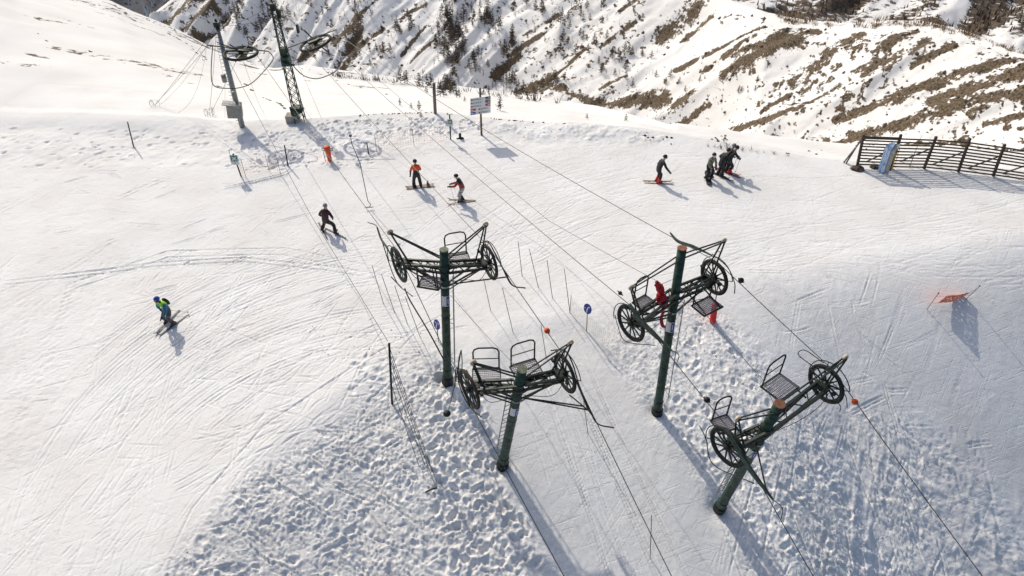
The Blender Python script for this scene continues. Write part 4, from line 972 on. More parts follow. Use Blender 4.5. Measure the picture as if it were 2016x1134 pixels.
rope([offL, over(b1*.5+Yp*.5, 610, 420), over(b1*.25+Yp*.75, 707, 579), ptop], 'thin line from the pole station down to the black padded post', .012, .05, 'signal_line', 'cable', None)
rflag = over(bC+np.array([-.3, -.1, 0]), 1293, 553)
rope([oBR+np.array([0, .3, .4]), over(oBR*.4+rflag*.6, 1080, 434), rflag], 'thin line ending at the top of the furled red flag', .009, .05, 'signal_line', 'cable', None)
rope([PA(tA[2]-1.9)+np.array([.2, -.1, 0]), PB(tB[2]-.15)], 'thin communication line between the two left towers', .008, .25, 'signal_line', 'cable', None)
rope([PC(tC[2]-2.3)+np.array([.8, 0, 0]), over(WDL*.55+WCL*.45+np.array([1.5, 0, 0]), 1500, 745), PD(tD[2]-.3)], 'thin communication line between the two right towers', .009, .25, 'signal_line', 'cable', None)
sh = [over(WAL, 807, 591), over(bA+np.array([-.4, -.3, 0]), 845, 655), over(bA+np.array([-.1, -.4, 0]), 881, 722)]
MB().tube(curve([over(WAL, 797, 568)]+sh, 6), .026, 6).single('drag_hose', M['black'], sh[0], 'thick black drag hose slanting down to the foot of the left tower', 'drag hose', None, True)
def rope_ball(p, m, label, r=.10):
    return MB().ball(p, r, 14, 9).tube([p+rCD*.13, p-rCD*.13], .022, 8).single('rope_ball', M[m], p, label, 'rope marker', 'balls on the ropes', True)
def on_rope(A, B, px, py):
    r = ray(px, py); n = np.cross(np.array(B)-np.array(A), UPV); t = np.dot(np.array(A)-EYE, n)/np.dot(r, n); return EYE+r*t
rope_ball(on_rope(ontop(WAR), ontop(WBR), 1077, 651), 'orange', 'orange ball on the rope just above the nearer left tower')
rope_ball(on_rope(ontop(WDR), endDR, 1683, 791), 'orange', 'orange ball on the rope right of the bottom right tower')
rope_ball(on_rope(ontop(WCR), ontop(WDR), 1459, 552), 'black', 'black ball on the rope right of the tall tower\'s right wheel')
rope_ball(on_rope(oBR, ontop(WCL), 1221, 577), 'black', 'black ball on the rope at the tall tower\'s left wheel', .07)
rope_ball(on_rope(ontop(WCL), ontop(WDL), 1392, 787), 'black', 'black ball on the rope above the bottom right tower\'s left wheel')
# hangers
hp = on_rope(offR, ontop(WAL), 690, 268) if False else over(gnd(727, 412)+np.array([-.6, 1.0, 0]), 690, 267)
hg = [hp, over(gnd(727, 412)+np.array([-.5, .8, 0]), 692, 281), over(gnd(727, 412)+np.array([-.3, .5, 0]), 709, 322), over(gnd(727, 412)+np.array([-.05, .1, 0]), 724, 395), over(gnd(727, 412), 730, 403), gnd(727, 413, .14)]
tb = thing('t_bar', hg[-1], 'grey T-bar hanger trailing on the snow right of the orange pad', 't-bar')
MB().tube(hg, [.012, .02, .02, .018, .018, .016], 6).build('hanger_tube', M['galv'] if False else M['steel'], tb); MB().tube([hg[-1]+np.array([-.22, 0, 0]), hg[-1]+np.array([.22, .05, 0])], .022, 6).build('cross_bar', M['black'], tb)
MB().box(hp, (.12, .1, .1)).build('rope_grip', M['steel'], tb)
pb_ = [over(WBL, 906, 700), over(WBL+rAB*.3, 896, 755), over(WBL+rAB*.6, 886, 796), over(WBL+rAB*.8, 880, 814)]
pt = thing('platter_hanger', pb_[-1], 'platter hanger with a black disc dangling left of the nearer left tower', 'platter lift')
MB().tube(pb_, [.02, .016, .01, .01], 6).build('hanger_rod', M['steel'], pt); MB().ball(pb_[-1], (.12, .12, .10), 14, 8).build('disc', M['black'], pt, True)

# ================================================================== small things on the snow
def stick(name, m, bpx, tpx, r, label, cat, group=None, taper=.8, sink=.15):
    b = gnd(*bpx); t = over(b, *tpx); d = n2(t-b)
    return MB().tube([b-d*sink, b+(t-b)*.5, t], [r, r*(1+taper)/2, r*taper], 8).single(name, M[m], b, label, cat, group, True), b, t
GATE = [((755,598),(732.6,523)),((777,615),(751,540)),((802,637.5),(777,562)),((827,663),(797.6,584))]
for k, (b, t) in enumerate(GATE):
    stick('marker_pole', 'bamboo', b, t, .016, ('thin pole farthest up the left row beside the lift run', 'thin pole second from the top of the left row beside the lift run', 'thin pole third down the left row beside the lift run', 'thin pole lowest of the left row, just above the blue round sign')[k], 'pole', 'thin marker poles')
for k, (b, t) in enumerate([((1028,543),(1020,475)),((1060,566),(1042,490)),((1087.6,587),(1077,512)),((1122,615),(1111,529))]):
    stick('marker_pole', 'bamboo', b, t, .016, ('thin pole farthest up the right row between the towers', 'thin pole second down the right row between the towers', 'thin pole third down the right row between the towers', 'thin pole lowest of the right row, up-left of the right blue sign')[k], 'pole', 'thin marker poles')
for b, t, lb in (((966,612),(952,548),'thin pole in the middle of the lift run, farther of the two'),((1009.5,652),(989,566),'thin pole in the middle of the lift run, nearer of the two'),((1075,702),(1065,640),'thin pole behind the nearer left tower\'s right wheel'),
                 ((1157,850),(1149,790),'thin pole by the drag track under the nearer left tower\'s rope catcher'),((1280,1094),(1283,1014),'short reddish stick low in the drag track near the bottom')):
    stick('marker_pole', 'bamboo' if py_ is None else 'bamboo', b, t, .015, lb, 'pole', 'thin marker poles') if (py_ := 1) else None
stick('black_post', 'black', (567,327), (560,286), .045, 'black padded post standing on the left bullwheel\'s shadow', 'post')
stick('black_post', 'black', (726,303), (722,282), .035, 'short black post beside the shadow of the right bullwheel', 'post')
stick('wooden_stake', 'wooddark', (263,288), (251,240), .04, 'dark wooden stake alone on the snow at the far left', 'stake')
stick('tall_post', 'woodgrey', (857,223), (854,164), .10, 'tall plain grey wooden post on the plateau edge', 'post', None, 1.0)
o, b, t = stick('hose_post', 'black', (772,794), (766,676), .045, 'black padded post at the top of the churned mound, thin net lines fanning from it', 'post', None, .9)
# rolled net lines fanning out of that post, and the black bar at their end
e = gnd(858, 963); mb = MB(); up_ = over(b, 770, 700); nn = 0
fan = thing('rolled_net', b, 'slack grey net lines stretched from the black padded post down to the black bar', 'net')
for f, ex, ey_ in ((.95, 860, 952), (.85, 852, 938), (.6, 838, 925), (.35, 826, 925), (.75, 858, 962)):
    q = gnd(ex, ey_, .25 if ex < 855 else .12); MB().tube(arc(b+(t-b)*f, q, .12, 12), .010, 4).build('net_line', M['black'], fan)
for k in range(26):
    f = r.uniform(.1, .95); A = arc(b+(t-b)*.95, gnd(860, 952, .12), .12, 12); B = arc(b+(t-b)*.35, gnd(826, 925, .25), .12, 12); i = int(f*11); g = r.uniform(0, .7)
    mb.tube([A[i]*(1-g)+B[i]*g, A[i]*(1-g-.25)+B[i]*(g+.25)-UPV*.03], .007, 3)
s_ = mb.build('net_mesh', M['black'], fan); s_['kind'] = 'stuff'
q0, q1 = gnd(838, 972, .08), gnd(861, 964, .12); MB().tube(curve([q0, (q0+q1)/2+UPV*.04, q1], 5), [.03]*10+[.05], 8).single('black_bar', M['black'], q0, 'black rubber bar lying in the footprints below the net lines', 'rubber bar')

# blue round arrow signs
def round_sign(bpx, cpx, R, label, branch, facing):
    b = gnd(*bpx); c = over(b, *cpx); t = thing('round_sign', b, label, 'sign', 'blue round signs')
    MB().tube([b-UPV*.2, c-UPV*(R*.6)], .022, 8).build('sign_post', M['pole_grey'], t)
    n = n2(facing); n = n2(n+UPV*.25); s = n2(np.cross(UPV, n)); u = np.cross(n, s)
    MB().plate([c+(s*math.cos(g)+u*math.sin(g))*R for g in np.linspace(0, 2*math.pi, 33)[:-1]], n, .012).build('sign_disc', M['blue'], t)
    f = lambda x, y: c+n*.0105+(s*x+u*y)*R
    for nm, pts, wd in branch: MB().ribbon([f(*p) for p in pts], n2(np.cross(f(*pts[-1])-f(*pts[0]), n)), wd*R, .004).build(nm, M['white'], t)
    MB().torus(c+n*.007, n, R*.965, .008, 32, 4).build('sign_rim', M['white'] if False else M['blue'], t)
round_sign((863,672), (860,639), .225, 'round blue sign with a forked white arrow beside the left tower pole', [('arrow_stem', [(0,-.85),(0,-.2),(-.05,.15)], .24), ('arrow_branch', [(-.02,.1),(-.35,.28),(-.68,.2)], .17), ('arrow_branch', [(.1,.7),(.35,.45),(.62,.4)], .15), ('arrow_branch', [(.62,.75),(.5,.5),(.3,.2)], .15)], (-.80, -.60, 0))
round_sign((1155,651), (1157,608), .225, 'round blue sign with a curved white arrow right of the drag track', [('arrow_stem', [(0,-.85),(-.02,-.1),(.05,.3)], .24), ('arrow_branch', [(.02,.2),(.2,.5),(.5,.55)], .17), ('arrow_branch', [(-.75,-.05),(-.6,-.2),(-.5,-.15)], .15)], (-.80, -.60, 0))

# green safety signs
def green_sign(bpx, cpx, wd, ht, m, label, cross):
    b = gnd(*bpx); c = over(b, *cpx); t = thing('safety_sign', b, label, 'sign', 'green safety signs')
    topz = ht/2+(.28 if cross else .05)
    MB().tube([b-UPV*.2, c+np.array([0, .03, topz])], .04, 8).build('sign_post', M['black'], t)
    n = n2(np.array([0.05, -1, .1])); s = n2(np.cross(UPV, n))*1.0; u = np.cross(n, s); c = c+n*.05
    MB().box(c, (wd, ht, .02), np.array([s, u, n])).build('sign_board', M['white'], t)
    g = c+n*.012+u*ht*.13; MB().box(g, (wd*.78, ht*.58, .006), np.array([s, u, n])).build('green_face', M[m], t)
    a = wd*.26
    for p, q in (((-1, -1), (-.15, -.15)), ((1, -1), (.15, -.15)), ((-1, 1), (-.15, .15)), ((1, 1), (.15, .15))):
        P_ = lambda x, y: g+n*.006+s*x*a+u*y*a*.9
        MB().ribbon([P_(*p), P_(*q)], n2(np.cross(P_(*p)-P_(*q), n)), [.045, .10], .004).build('white_arrow', M['white'], t)
    MB().plate([g+n*.006+(s*math.cos(k)+u*math.sin(k))*.05 for k in np.linspace(0, 6.283, 13)[:-1]], n, .004).build('white_dot', M['white'], t)
    MB().plate([c+n*.0125-u*ht*.3+(s*math.cos(k)+u*math.sin(k))*.03 for k in np.linspace(0, 6.283, 11)[:-1]], n, .004).build('bolt', M['black'], t)
    if cross: MB().tube([c+np.array([-.15, .02, topz]), c+np.array([.17, .02, topz+.02])], .022, 6).build('top_bar', M['galv'], t)
    else: MB().tube([c+s*wd*.35*-1+UPV*ht*.45, c+s*wd*.35*-1+UPV*(ht*.45+.3)], .012, 5).tube([c-s*.0+UPV*ht*.5, c+UPV*(ht*.5+.07)], .03, 6).build('top_rod', M['black'], t)
green_sign((475,347), (462,314), .44, .58, 'teal', 'green and white meeting point sign at the left end of the pale orange net', False)
green_sign((887,274), (886,241), .32, .44, 'sgreen', 'smaller green and white sign on a black post near the direction sign', True)
# fallen black box lamp beside it
b = gnd(906, 273); t = thing('black_box', b, 'small dark box standing in the snow between green sign and direction sign', 'box')
MB().box(b+UPV*.18, (.15, .13, .34)).build('box_body', M['grey'] if False else M['steel'], t); MB().ball(b+np.array([.1, -.05, .05]), (.14, .1, .08), 10, 6).build('bundle', M['black'], t, True); MB().ball(b+np.array([-.13, -.05, .03]), (.10, .07, .05), 10, 6).build('bundle', M['black'], t, True)

# piste direction sign, five boards
b = gnd(948, 265); tp = over(b, 945, 174); t = thing('direction_sign', b, 'wooden post with five white piste boards, arrows on red, blue and black tabs', 'sign')
MB().tube([b-UPV*.3, b+(tp-b)*.5, tp], [.065, .06, .058], 10).build('sign_post', M['wood'], t, True)
n = n2(np.array([.22, -1, .0])); s = n2(np.cross(UPV, n)); s = n2(s+UPV*.04); u = np.cross(n, s)
for k, (px_, py_, mcol, right) in enumerate([(945.5,195.5,'sblack',True),(946,201.8,'sblack',True),(946.5,208,'sred',True),(947,212.5,'sred',False),(947,218.8,'sblue',False)]):
    c = over(b, 945.5, 193.6+6.6*k)+n*.075; bd = MB().box(c, (1.22, .205, .018), np.array([s, u, n])).build('sign_board', M['white'], t)
    sd = 1 if right else -1; tab = c+s*.44*sd+n*.0115
    MB().box(tab, (.30, .165, .006), np.array([s, u, n])).build('colour_tab', M[mcol if mcol != 'sblue' else 'blue'], bd)
    P_ = lambda x, y: tab+n*.005+s*x*sd+u*y
    MB().plate([P_(-.02, .018), P_(.05, .018), P_(.05, .055), P_(.13, 0), P_(.05, -.055), P_(.05, -.018), P_(-.02, -.018)][::sd], n, .004).build('arrow', M['white'], bd)
    MB().box(tab-s*.08*sd+n*.005-u*.035, (.10, .02, .004), np.array([s, u, n])).build('tab_print', M['white'], bd)
    cu_ = bpy.data.curves.new('lettering', 'FONT'); cu_.body = 'AUTAPIE LR'; cu_.size = .135; cu_.extrude = .002; cu_.align_x = 'LEFT'; cu_.align_y = 'CENTER'
    cu_.materials.append(M['sblack']); tc_ = bpy.data.objects.new('lettering', cu_); C.objects.link(tc_); tm_ = bpy.data.meshes.new_from_object(tc_.evaluated_get(bpy.context.evaluated_depsgraph_get())); bpy.data.objects.remove(tc_); tx = bpy.data.objects.new('lettering', tm_); C.objects.link(tx); tx.parent = bd
    x0 = -.47 if right else -.01
    R3 = Matrix((tuple(s), tuple(u), tuple(n))).transposed().to_4x4(); tx.matrix_local = Matrix.Translation(Vector((c-b+n*.0115+s*x0).tolist())) @ R3; tx.scale = (.62 if not right else .72, 1, 1)
    MB().box(c+n*.0115+s*(x0-.055), (.075, .085, .004), np.array([s, u, n])).build('pictogram', M['sblack'], bd)

# orange pad, red pad, red flag, banner
b = gnd(650, 317); tp = over(b+np.array([0, -.05, 0]), 645, 289); t = thing('padded_post', b, 'bright orange padded stand with black handles below the lattice tower', 'padded stand')
d = n2(tp-b+np.array([-.08, .08, 0])); s = np.array([1., 0, 0]); mb = MB()
for k, (f, wv_) in enumerate(((0, .15), (.3, .16), (.34, .15), (.6, .19), (.64, .18), (.95, .2), (1.0, .15))): pass
L_ = np.linalg.norm(tp-b)
mb.tube([b+d*L_*f for f in (0, .04, .3, .33, .62, .65, .95, 1.0)], [.10, .125, .13, .12, .165, .155, .19, .13], 14); mb.build('pad', M['orange'], t, True)
for q in (-1, 1):
    MB().tube([b+d*L_*.85+s*.16*q, b+d*L_*.85+s*.30*q, b+d*L_*.7+s*.30*q, b+d*L_*.7+s*.16*q], .02, 6).build('handle', M['black'], t)
MB().tube([b+s*-.25+np.array([0, -.05, 0]), b+d*L_*.6+s*-.26, b+d*L_*.7+s*-.2], .015, 5).build('side_rod', M['black'], t)
b = gnd(1403, 633, 0); tp = over(b, 1408, 598); t = thing('padded_post', b, 'bright red padded post standing under the tall tower\'s right platform', 'padded post')
d = n2(tp-b); L_ = np.linalg.norm(tp-b); fs_ = np.linspace(0, 1, 11)
MB().tube([b+d*L_*f for f in fs_], [.13+.012*(k % 2) for k in range(11)], 14).build('pad', M['redpad'], t, True); MB().tube([b-d*.3, b+d*L_*1.0+d*1.3], .02, 6).build('post', M['black'], t)
b0 = over(bC+np.array([-.3, -.15, 0]), 1307, 640); pts = [over(bC+np.array([-.3, -.15, 0]), px, py) for px, py in ((1293,553),(1297,563),(1302,572),(1300,580),(1305,593),(1308,606))]
t = thing('red_flag', pts[-1], 'furled crumpled red flag tied beside the tall green tower', 'flag')
mb = MB(); q = curve(pts, 5); mb.tube(q, [float(v) for v in np.interp(np.linspace(0, 1, len(q)), [0, .12, .3, .42, .5, .7, .9, 1], [.01, .09, .15, .10, .09, .19, .17, .06])], 9)
rr_ = random.Random(3); mb.v = [tuple(np.array(v)+np.array([rr_.gauss(0, .022) for _ in range(3)])) for v in mb.v]; mb.build('cloth', M['red'], t)
pts = [over(bC+np.array([-.3, -.15, 0]), px, py) for px, py in ((1307,612),(1302,625),(1304,640),(1310,646))]
mb = MB().ribbon(curve(pts, 5), (1, .2, .3), [.05]+[.12]*13+[.03]*2, .02); mb.build('loose_end', M['red'], t)
MB().tube([over(bC+np.array([-.3, -.15, 0]), 1300, 560), PC(tC[2]-1.2)], .01, 4).tube([over(bC+np.array([-.3, -.15, 0]), 1308, 606), PC(tC[2]-2.6)], .01, 4).build('tie', M['black'], t)
bl, br = gnd(1824, 609), gnd(1900, 589); t = thing('net_banner', bl, 'orange-red net banner between two thin poles at the far right', 'banner')
tl, tr = over(bl, 1848, 577), over(br, 1929, 563)
for p, q in ((bl, tl), (br, tr)): MB().tube([p-UPV*.15, q], .014, 6).build('pole', M['bamboo'], t); MB().ball(q, .035, 8, 6).build('pole_tip', M['black'], t)
sh_ = np.array([.28, .05, 0]); A0, A1, B0, B1 = over(bl+sh_, 1846, 597), over(bl+sh_*1.6, 1863, 583), over(br+sh_*.2, 1892, 589.5), over(br+sh_*.6, 1908, 576.5)
for p, q in ((bl+(tl-bl)*.4, A0), (tl*.8+bl*.2, A1), (br+(tr-br)*.3, B0), (br+(tr-br)*.8, B1)): MB().tube([p, q], .006, 4).build('cord', M['bamboo'], t)
NN, MM = 44, 9; mb = MB(); rb_ = random.Random(4)
def cloth(f, g): return (A0+(B0-A0)*f)*(1-g)+(A1+(B1-A1)*f)*g+UPV*(-.03*4*f*(1-f)+.012*math.sin(f*31+g*5))+np.array([0, .02*math.sin(f*9), 0])
for k in range(NN):
    for j in range(MM):
        if j not in (0, MM-1) and rb_.random() < .10: continue
        mb.add([cloth((k+u_)/NN, (j+v_)/MM) for u_, v_ in ((.04, .04), (.96, .04), (.96, .96), (.04, .96))], [(0, 1, 2, 3)])
for j in range(MM+1): mb.ribbon([cloth(f, j/MM) for f in np.linspace(0, 1, 14)], UPV, .012, .004)
ob = mb.build('banner_net', M['banner'], t); ob['kind'] = 'stuff'
# nets
def net(bpx, hgt, label, m, posts, cell=.16, r_=.0045, pm='bamboo'):
    Bs = [gnd(*p) for p in bpx]; t = thing('safety_net', Bs[0], label, 'net')
    for k, p in enumerate(Bs):
        if k in posts: MB().tube([p-UPV*.15, p+UPV*(hgt+.12)], .014, 5).build('net_pole', M[pm], t)
    mb = MB()
    for a_, b_ in zip(Bs[:-1], Bs[1:]):
        L = np.linalg.norm(b_-a_); n_ = max(2, int(L/cell)); rows = int(hgt/cell)
        for i in range(n_): q = a_+(b_-a_)*i/n_; mb.tube([q+UPV*.08, q+UPV*hgt], r_, 3, False)
        for j in range(rows+1): z = .08+(hgt-.08)*j/rows; mb.tube([a_+UPV*z, (a_+b_)/2+UPV*(z-.04), b_+UPV*z], r_, 3, False)
    o = mb.build('net_mesh', M[m], t); o['kind'] = 'stuff'
net([(484,348),(476,344),(530,336),(553,344)], .95, 'pale orange safety net behind the green meeting point sign', 'onet', (0, 2, 3))
net([(742,300),(815,286),(884,277)], 1.0, 'pale orange safety net between the lattice tower\'s shadow and the green sign', 'onet', (0, 1))
net([(1122,616),(1157,652),(1200,690)], .9, 'fine grey net along the right edge of the drag track', 'netgrey', (0,), .10, .0028)

# ================================================================== slatted snow fence
FB = [(1687,329),(1754,331),(1819,332),(1886,338.5),(1955,347),(2026,357),(2100,368)]; FT = [(1700,267),(1773,268),(1843,270),(1909,275),(1978,285),(2052,297),(2130,310)]
fb = [gnd(*p) for p in FB]; ft = [over(p, *q) for p, q in zip(fb, FT)]
fen = thing('snow_fence', fb[0], 'dark weathered wooden slat snow fence on the right edge of the plateau', 'fence')
rf = random.Random(8)
for k, (p, q) in enumerate(zip(fb, ft)):
    d = n2(q-p); MB().beam(p-d*.25, q+d*rf.uniform(.03, .1), .115, .12).build('post', M['wooddark'], fen)
    if k > 0: MB().beam(p+(q-p)*.62+np.array([0, .08, 0]), np.array([p[0]-1.1, p[1]+.9, gz(p[0]-1.1, p[1]+.9)-.1]), .07, .07).build('brace', M['woodgrey'], fen)
for k in range(2): MB().beam(ft[0]-UPV*.35+np.array([-.05*k, .06, 0]), gnd(1661+5*k, 320+k), .06, .06).build('brace', M['woodgrey'], fen)
for i in range(len(fb)-1):
    if i == 0: ns, f0, f1 = 10, .12, .96
    else: ns, f0, f1 = 10, .07, .93
    for j in range(ns):
        if i == 4 and j == 3: continue
        f = f0+(f1-f0)*j/(ns-1); fj = lambda: f+rf.uniform(-.008, .008)
        p = fb[i]+(ft[i]-fb[i])*fj(); q = fb[i+1]+(ft[i+1]-fb[i+1])*(fj()-(.02 if i == 0 else 0)); d = n2(q-p)
        off = np.array([0, -.075-.002*(i % 2), 0]); x = n2(np.cross(d, np.array([0, 1., 0])))
        h_ = .17 if (j == ns-1 and i == 0) else .080
        MB().box((p+q)/2+off, (h_, .026, np.linalg.norm(q-p)+.08), np.array([x, n2(np.cross(d, x)), d])).build('slat', M['wooddark'], fen)
# boulders under it
for bpx, sz, lb in (((1688,333), .42, 'flat brown boulder at the left foot of the snow fence'), ((1722,330), .28, 'brown boulder behind the blue snowboard'), ((1748,334), .2, 'small brown boulder right of the snowboards')):
    b = gnd(*bpx); mb = MB().ball(b+UPV*.02, (sz, sz*.7, sz*.42), 9, 6); mb.v = [tuple(np.array(v)+np.array([rf.gauss(0, .05*sz) for _ in range(3)])) for v in mb.v]
    mb.single('boulder', M['stone'], b, lb, 'boulder', 'boulders under the fence')
# boards and skis parked at the fence
def board_shape(bp, tpt, side, wd, nose, th=.014, flat_tail=True):
    """a snowboard stood on end: nose curls along n"""
    bp = np.array(bp); L = np.linalg.norm(tpt-bp); d = n2(tpt-bp); s = n2(side-d*np.dot(side, d)); n = np.cross(d, s)*nose
    pts, ws = [], []; crl = n2(n*.6+np.array([1., 0, 0]))
    for f in np.linspace(0, 1, 19):
        k = max(0, (f-.78)/.22); kb = max(0, (.08-f)/.08)
        pts.append(bp+d*L*f*(1-.02*k)+crl*(.34*k**1.7)+n*.04*kb); ws.append(wd*(1-.10*math.sin(math.pi*min(1, f/.9)))*math.sqrt(max(.02, 1-max(0, (f-.86)/.14)**2))*(math.sqrt(max(.1, 1-max(0, (.06-f)/.06)**2))))
    return pts, s, ws, n
def board_thing(bpx, tpx, side, wd, nose, m, label, bind, yoff=0):
    b = gnd(*bpx)+np.array([0, yoff, 0]); tpt = over(b+np.array([.15, .1, 0]), *tpx); pts, s, ws, n = board_shape(b-n2(tpt-b)*.12, tpt, side, wd, nose)
    t = thing('snowboard', b, label, 'snowboard', 'snowboards stuck in the snow'); MB().ribbon(pts, s, ws, .014).build('deck', M[m], t, False)
    MB().ribbon(pts, s, [w_+.012 for w_ in ws], .006).build('edge', M['steel'], t)
    for f in bind:
        c = pts[int(f*18)]+n*.03*nose*-1; d = n2(tpt-b); ax_ = np.array([s, d, np.cross(s, d)])
        MB().box(c, (wd*.75, .16, .03), ax_).build('binding', M['sblack'], t)
    return t
board_thing((1733,340), (1752,280), np.array([.8, -.6, 0]), .36, 1, 'boardblue', 'blue streaked snowboard standing at the snow fence with its nose curling right', ())
board_thing((1742,341), (1762,284), np.array([.75, -.66, 0]), .32, 1, 'board_grey', 'plain grey snowboard standing just right of the blue one', (), -.05)
for px, lab in ((1750, 'yellow ski stuck upright behind the grey snowboard, left one'), (1756, 'yellow ski stuck upright behind the grey snowboard, right one')):
    b = gnd(px, 333); tpt = over(b, px+8, 302); d = n2(tpt-b)
    MB().ribbon([b-d*.15, b+(tpt-b)*.7, tpt+np.array([0, -.03, 0]), tpt+d*.1+np.array([.02, -.1, 0])], (1, -.2, 0), [.075, .07, .09, .05], .012).single('ski', M['yellow'], b, lab, 'ski', 'yellow skis parked at the fence')
b = gnd(1761, 329); tpt = over(b, 1770, 296); t = thing('ski_pole', b, 'red and black ski pole stuck in the snow by the fence post', 'ski pole', 'ski poles')
MB().tube([b-UPV*.1, tpt], .012, 6).build('shaft', M['bt_red'], t); MB().tube([tpt, tpt+n2(tpt-b)*.14], .02, 6).build('grip', M['black'], t)
b = gnd(1790, 330); tpt = over(b+np.array([.1, 0, 0]), 1815, 266); MB().tube([b-UPV*.15, tpt], [.02, .012], 6).single('marker_pole', M['bamboo'], b, 'banded thin pole leaning in front of the snow fence', 'pole', 'thin marker poles')

# ================================================================== people
def rotz(a): c, s = math.cos(a), math.sin(a); return np.array([[c, -s, 0], [s, c, 0], [0, 0, 1]])
def person(name_px, yaw, label, J, cols, size=0.93, extra=None):
    """J: joints in body space, facing +Y, feet on z=0. cols: jacket, trousers, boot, helmet, goggles, glove"""
    foot = gnd(*name_px); foot[2] = gzs(foot[0], foot[1])+.035
    Rm = rotz(yaw); W = lambda p: foot+Rm@(np.array(p, float)*size)
    t = thing('person', foot, label, 'person', 'people on the snow')
    order = ['pelvis', 'waist', 'chest', 'neck', 'chin', 'head', 'crown', 'shL', 'elL', 'wrL', 'shR', 'elR', 'wrR', 'hipL', 'knL', 'anL', 'toL', 'hipR', 'knR', 'anR', 'toR']
    rad = dict(pelvis=(.16, .13), waist=(.175, .14), chest=(.19, .145), neck=(.065, .065), chin=(.075, .085), head=(.085, .098), crown=(.06, .07), shL=(.085, .085), shR=(.085, .085), elL=(.076, .076), elR=(.076, .076), wrL=(.055, .055), wrR=(.055, .055),
               hipL=(.128, .128), hipR=(.128, .128), knL=(.105, .105), knR=(.105, .105), anL=(.09, .09), anR=(.09, .09), toL=(.045, .045), toR=(.045, .045))
    ed = [('pelvis', 'waist'), ('waist', 'chest'), ('chest', 'neck'), ('neck', 'chin'), ('chin', 'head'), ('head', 'crown'), ('chest', 'shL'), ('shL', 'elL'), ('elL', 'wrL'), ('chest', 'shR'), ('shR', 'elR'), ('elR', 'wrR'),
          ('pelvis', 'hipL'), ('hipL', 'knL'), ('knL', 'anL'), ('anL', 'toL'), ('pelvis', 'hipR'), ('hipR', 'knR'), ('knR', 'anR'), ('anR', 'toR')]
    P = {k: W(J[k])-foot for k in order}
    me = bpy.data.meshes.new('skeleton'); me.from_pydata([tuple(P[k]) for k in order], [(order.index(a), order.index(b)) for a, b in ed], [])
    tmp = bpy.data.objects.new('skeleton', me); C.objects.link(tmp); tmp.modifiers.new('skin', 'SKIN'); sub = tmp.modifiers.new('sub', 'SUBSURF'); sub.levels = 2; sub.render_levels = 2
    for i, k in enumerate(order): me.skin_vertices[0].data[i].radius = tuple(v*size for v in rad[k])
    me.skin_vertices[0].data[0].use_root = True
    dg = bpy.context.evaluated_depsgraph_get(); body = bpy.data.meshes.new_from_object(tmp.evaluated_get(dg)); body.name = 'body'
    bpy.data.objects.remove(tmp); bpy.data.meshes.remove(me)
    body.materials.clear()
    slots = [M[cols['jacket']], M[cols['trousers']], M['skin'], M[cols.get('jacket2', cols['jacket'])], M[cols.get('sleeve', cols['jacket'])]]
    for m_ in slots: body.materials.append(m_)
    segs = [(P[a], P[b], a, b) for a, b in ed]
    for f in body.polygons:
        f.use_smooth = True; c = np.array(f.center); best = None
        for A, B, a, b in segs:
            v = B-A; tt_ = np.clip(np.dot(c-A, v)/np.dot(v, v), 0, 1); d_ = np.linalg.norm(c-A-v*tt_)
            if best is None or d_ < best[0]: best = (d_, a, b, tt_)
        _, a, b, tt_ = best
        if b in ('chin', 'head', 'crown'): mi = 2
        elif b[:2] in ('hi', 'kn', 'an', 'to'): mi = 1
        elif b[:2] in ('el', 'wr'): mi = 3 if (cols.get('jacket2') and b[:2] == 'wr') else 4
        elif (a, b) == ('pelvis', 'waist') or ((a, b) == ('waist', 'chest') and tt_ < .35): mi = 3
        else: mi = 0
        if (a, b) == ('pelvis', 'waist') and tt_ < .05 and not cols.get('long'): mi = 1 if cols.get('jacket2') else 3
        f.material_index = mi
    for v in body.vertices:
        c = Vector(v.co); v.co = c+Vector(v.normal)*0.016*mnoise.noise(c*9+Vector(foot.tolist()))+Vector(v.normal)*0.008*mnoise.noise(c*22)
    bo = bpy.data.objects.new('body', body); C.objects.link(bo); bo.parent = t
    fwd = Rm@np.array([0, 1., 0]); hd = n2(P['crown']-P['neck'])
    face = n2(np.array(Rm@np.array(J.get('look', (0, 1, -.2)), float))); face = n2(face-hd*np.dot(face, hd)); sd = np.cross(face, hd)
    hc = foot+(P['head']*.55+P['crown']*.45)+face*.005; axs = np.array([sd, face, hd])
    hm = MB(); rH = np.array([.112, .128, .128])*size
    # helmet shell: open at the face
    vs, fs = [], []; nu, nv = 18, 7
    for j in range(nv+1):
        for i in range(nu):
            g = 2*math.pi*i/nu; low = 1.78 if math.sin(g) < .35 else 1.12; th = low*j/nv
            vs.append(hc+sd*rH[0]*math.sin(th)*math.cos(g)+face*rH[1]*math.sin(th)*math.sin(g)+hd*rH[2]*math.cos(th))
    for j in range(nv):
        for i in range(nu): fs.append((j*nu+i, j*nu+(i+1) % nu, (j+1)*nu+(i+1) % nu, (j+1)*nu+i))
    ho = hm.add(vs, fs).build('helmet', M[cols['helmet']], t, True); so_ = ho.modifiers.new('s', 'SOLIDIFY'); so_.thickness = .012
    gp = [hc+sd*rH[0]*1.03*math.cos(g)+face*rH[1]*1.05*math.sin(g)-hd*.028 for g in np.linspace(math.radians(-15), math.radians(195), 13)]
    MB().ribbon(gp, hd, [.03, .035]+[.075]*9+[.035, .03], .016).build('goggles', M[cols['goggles']], t)
    MB().ball(hc+face*.118*size-hd*.075, (.014, .02, .02), 8, 6, axs).build('nose', M['skin'], t, True)
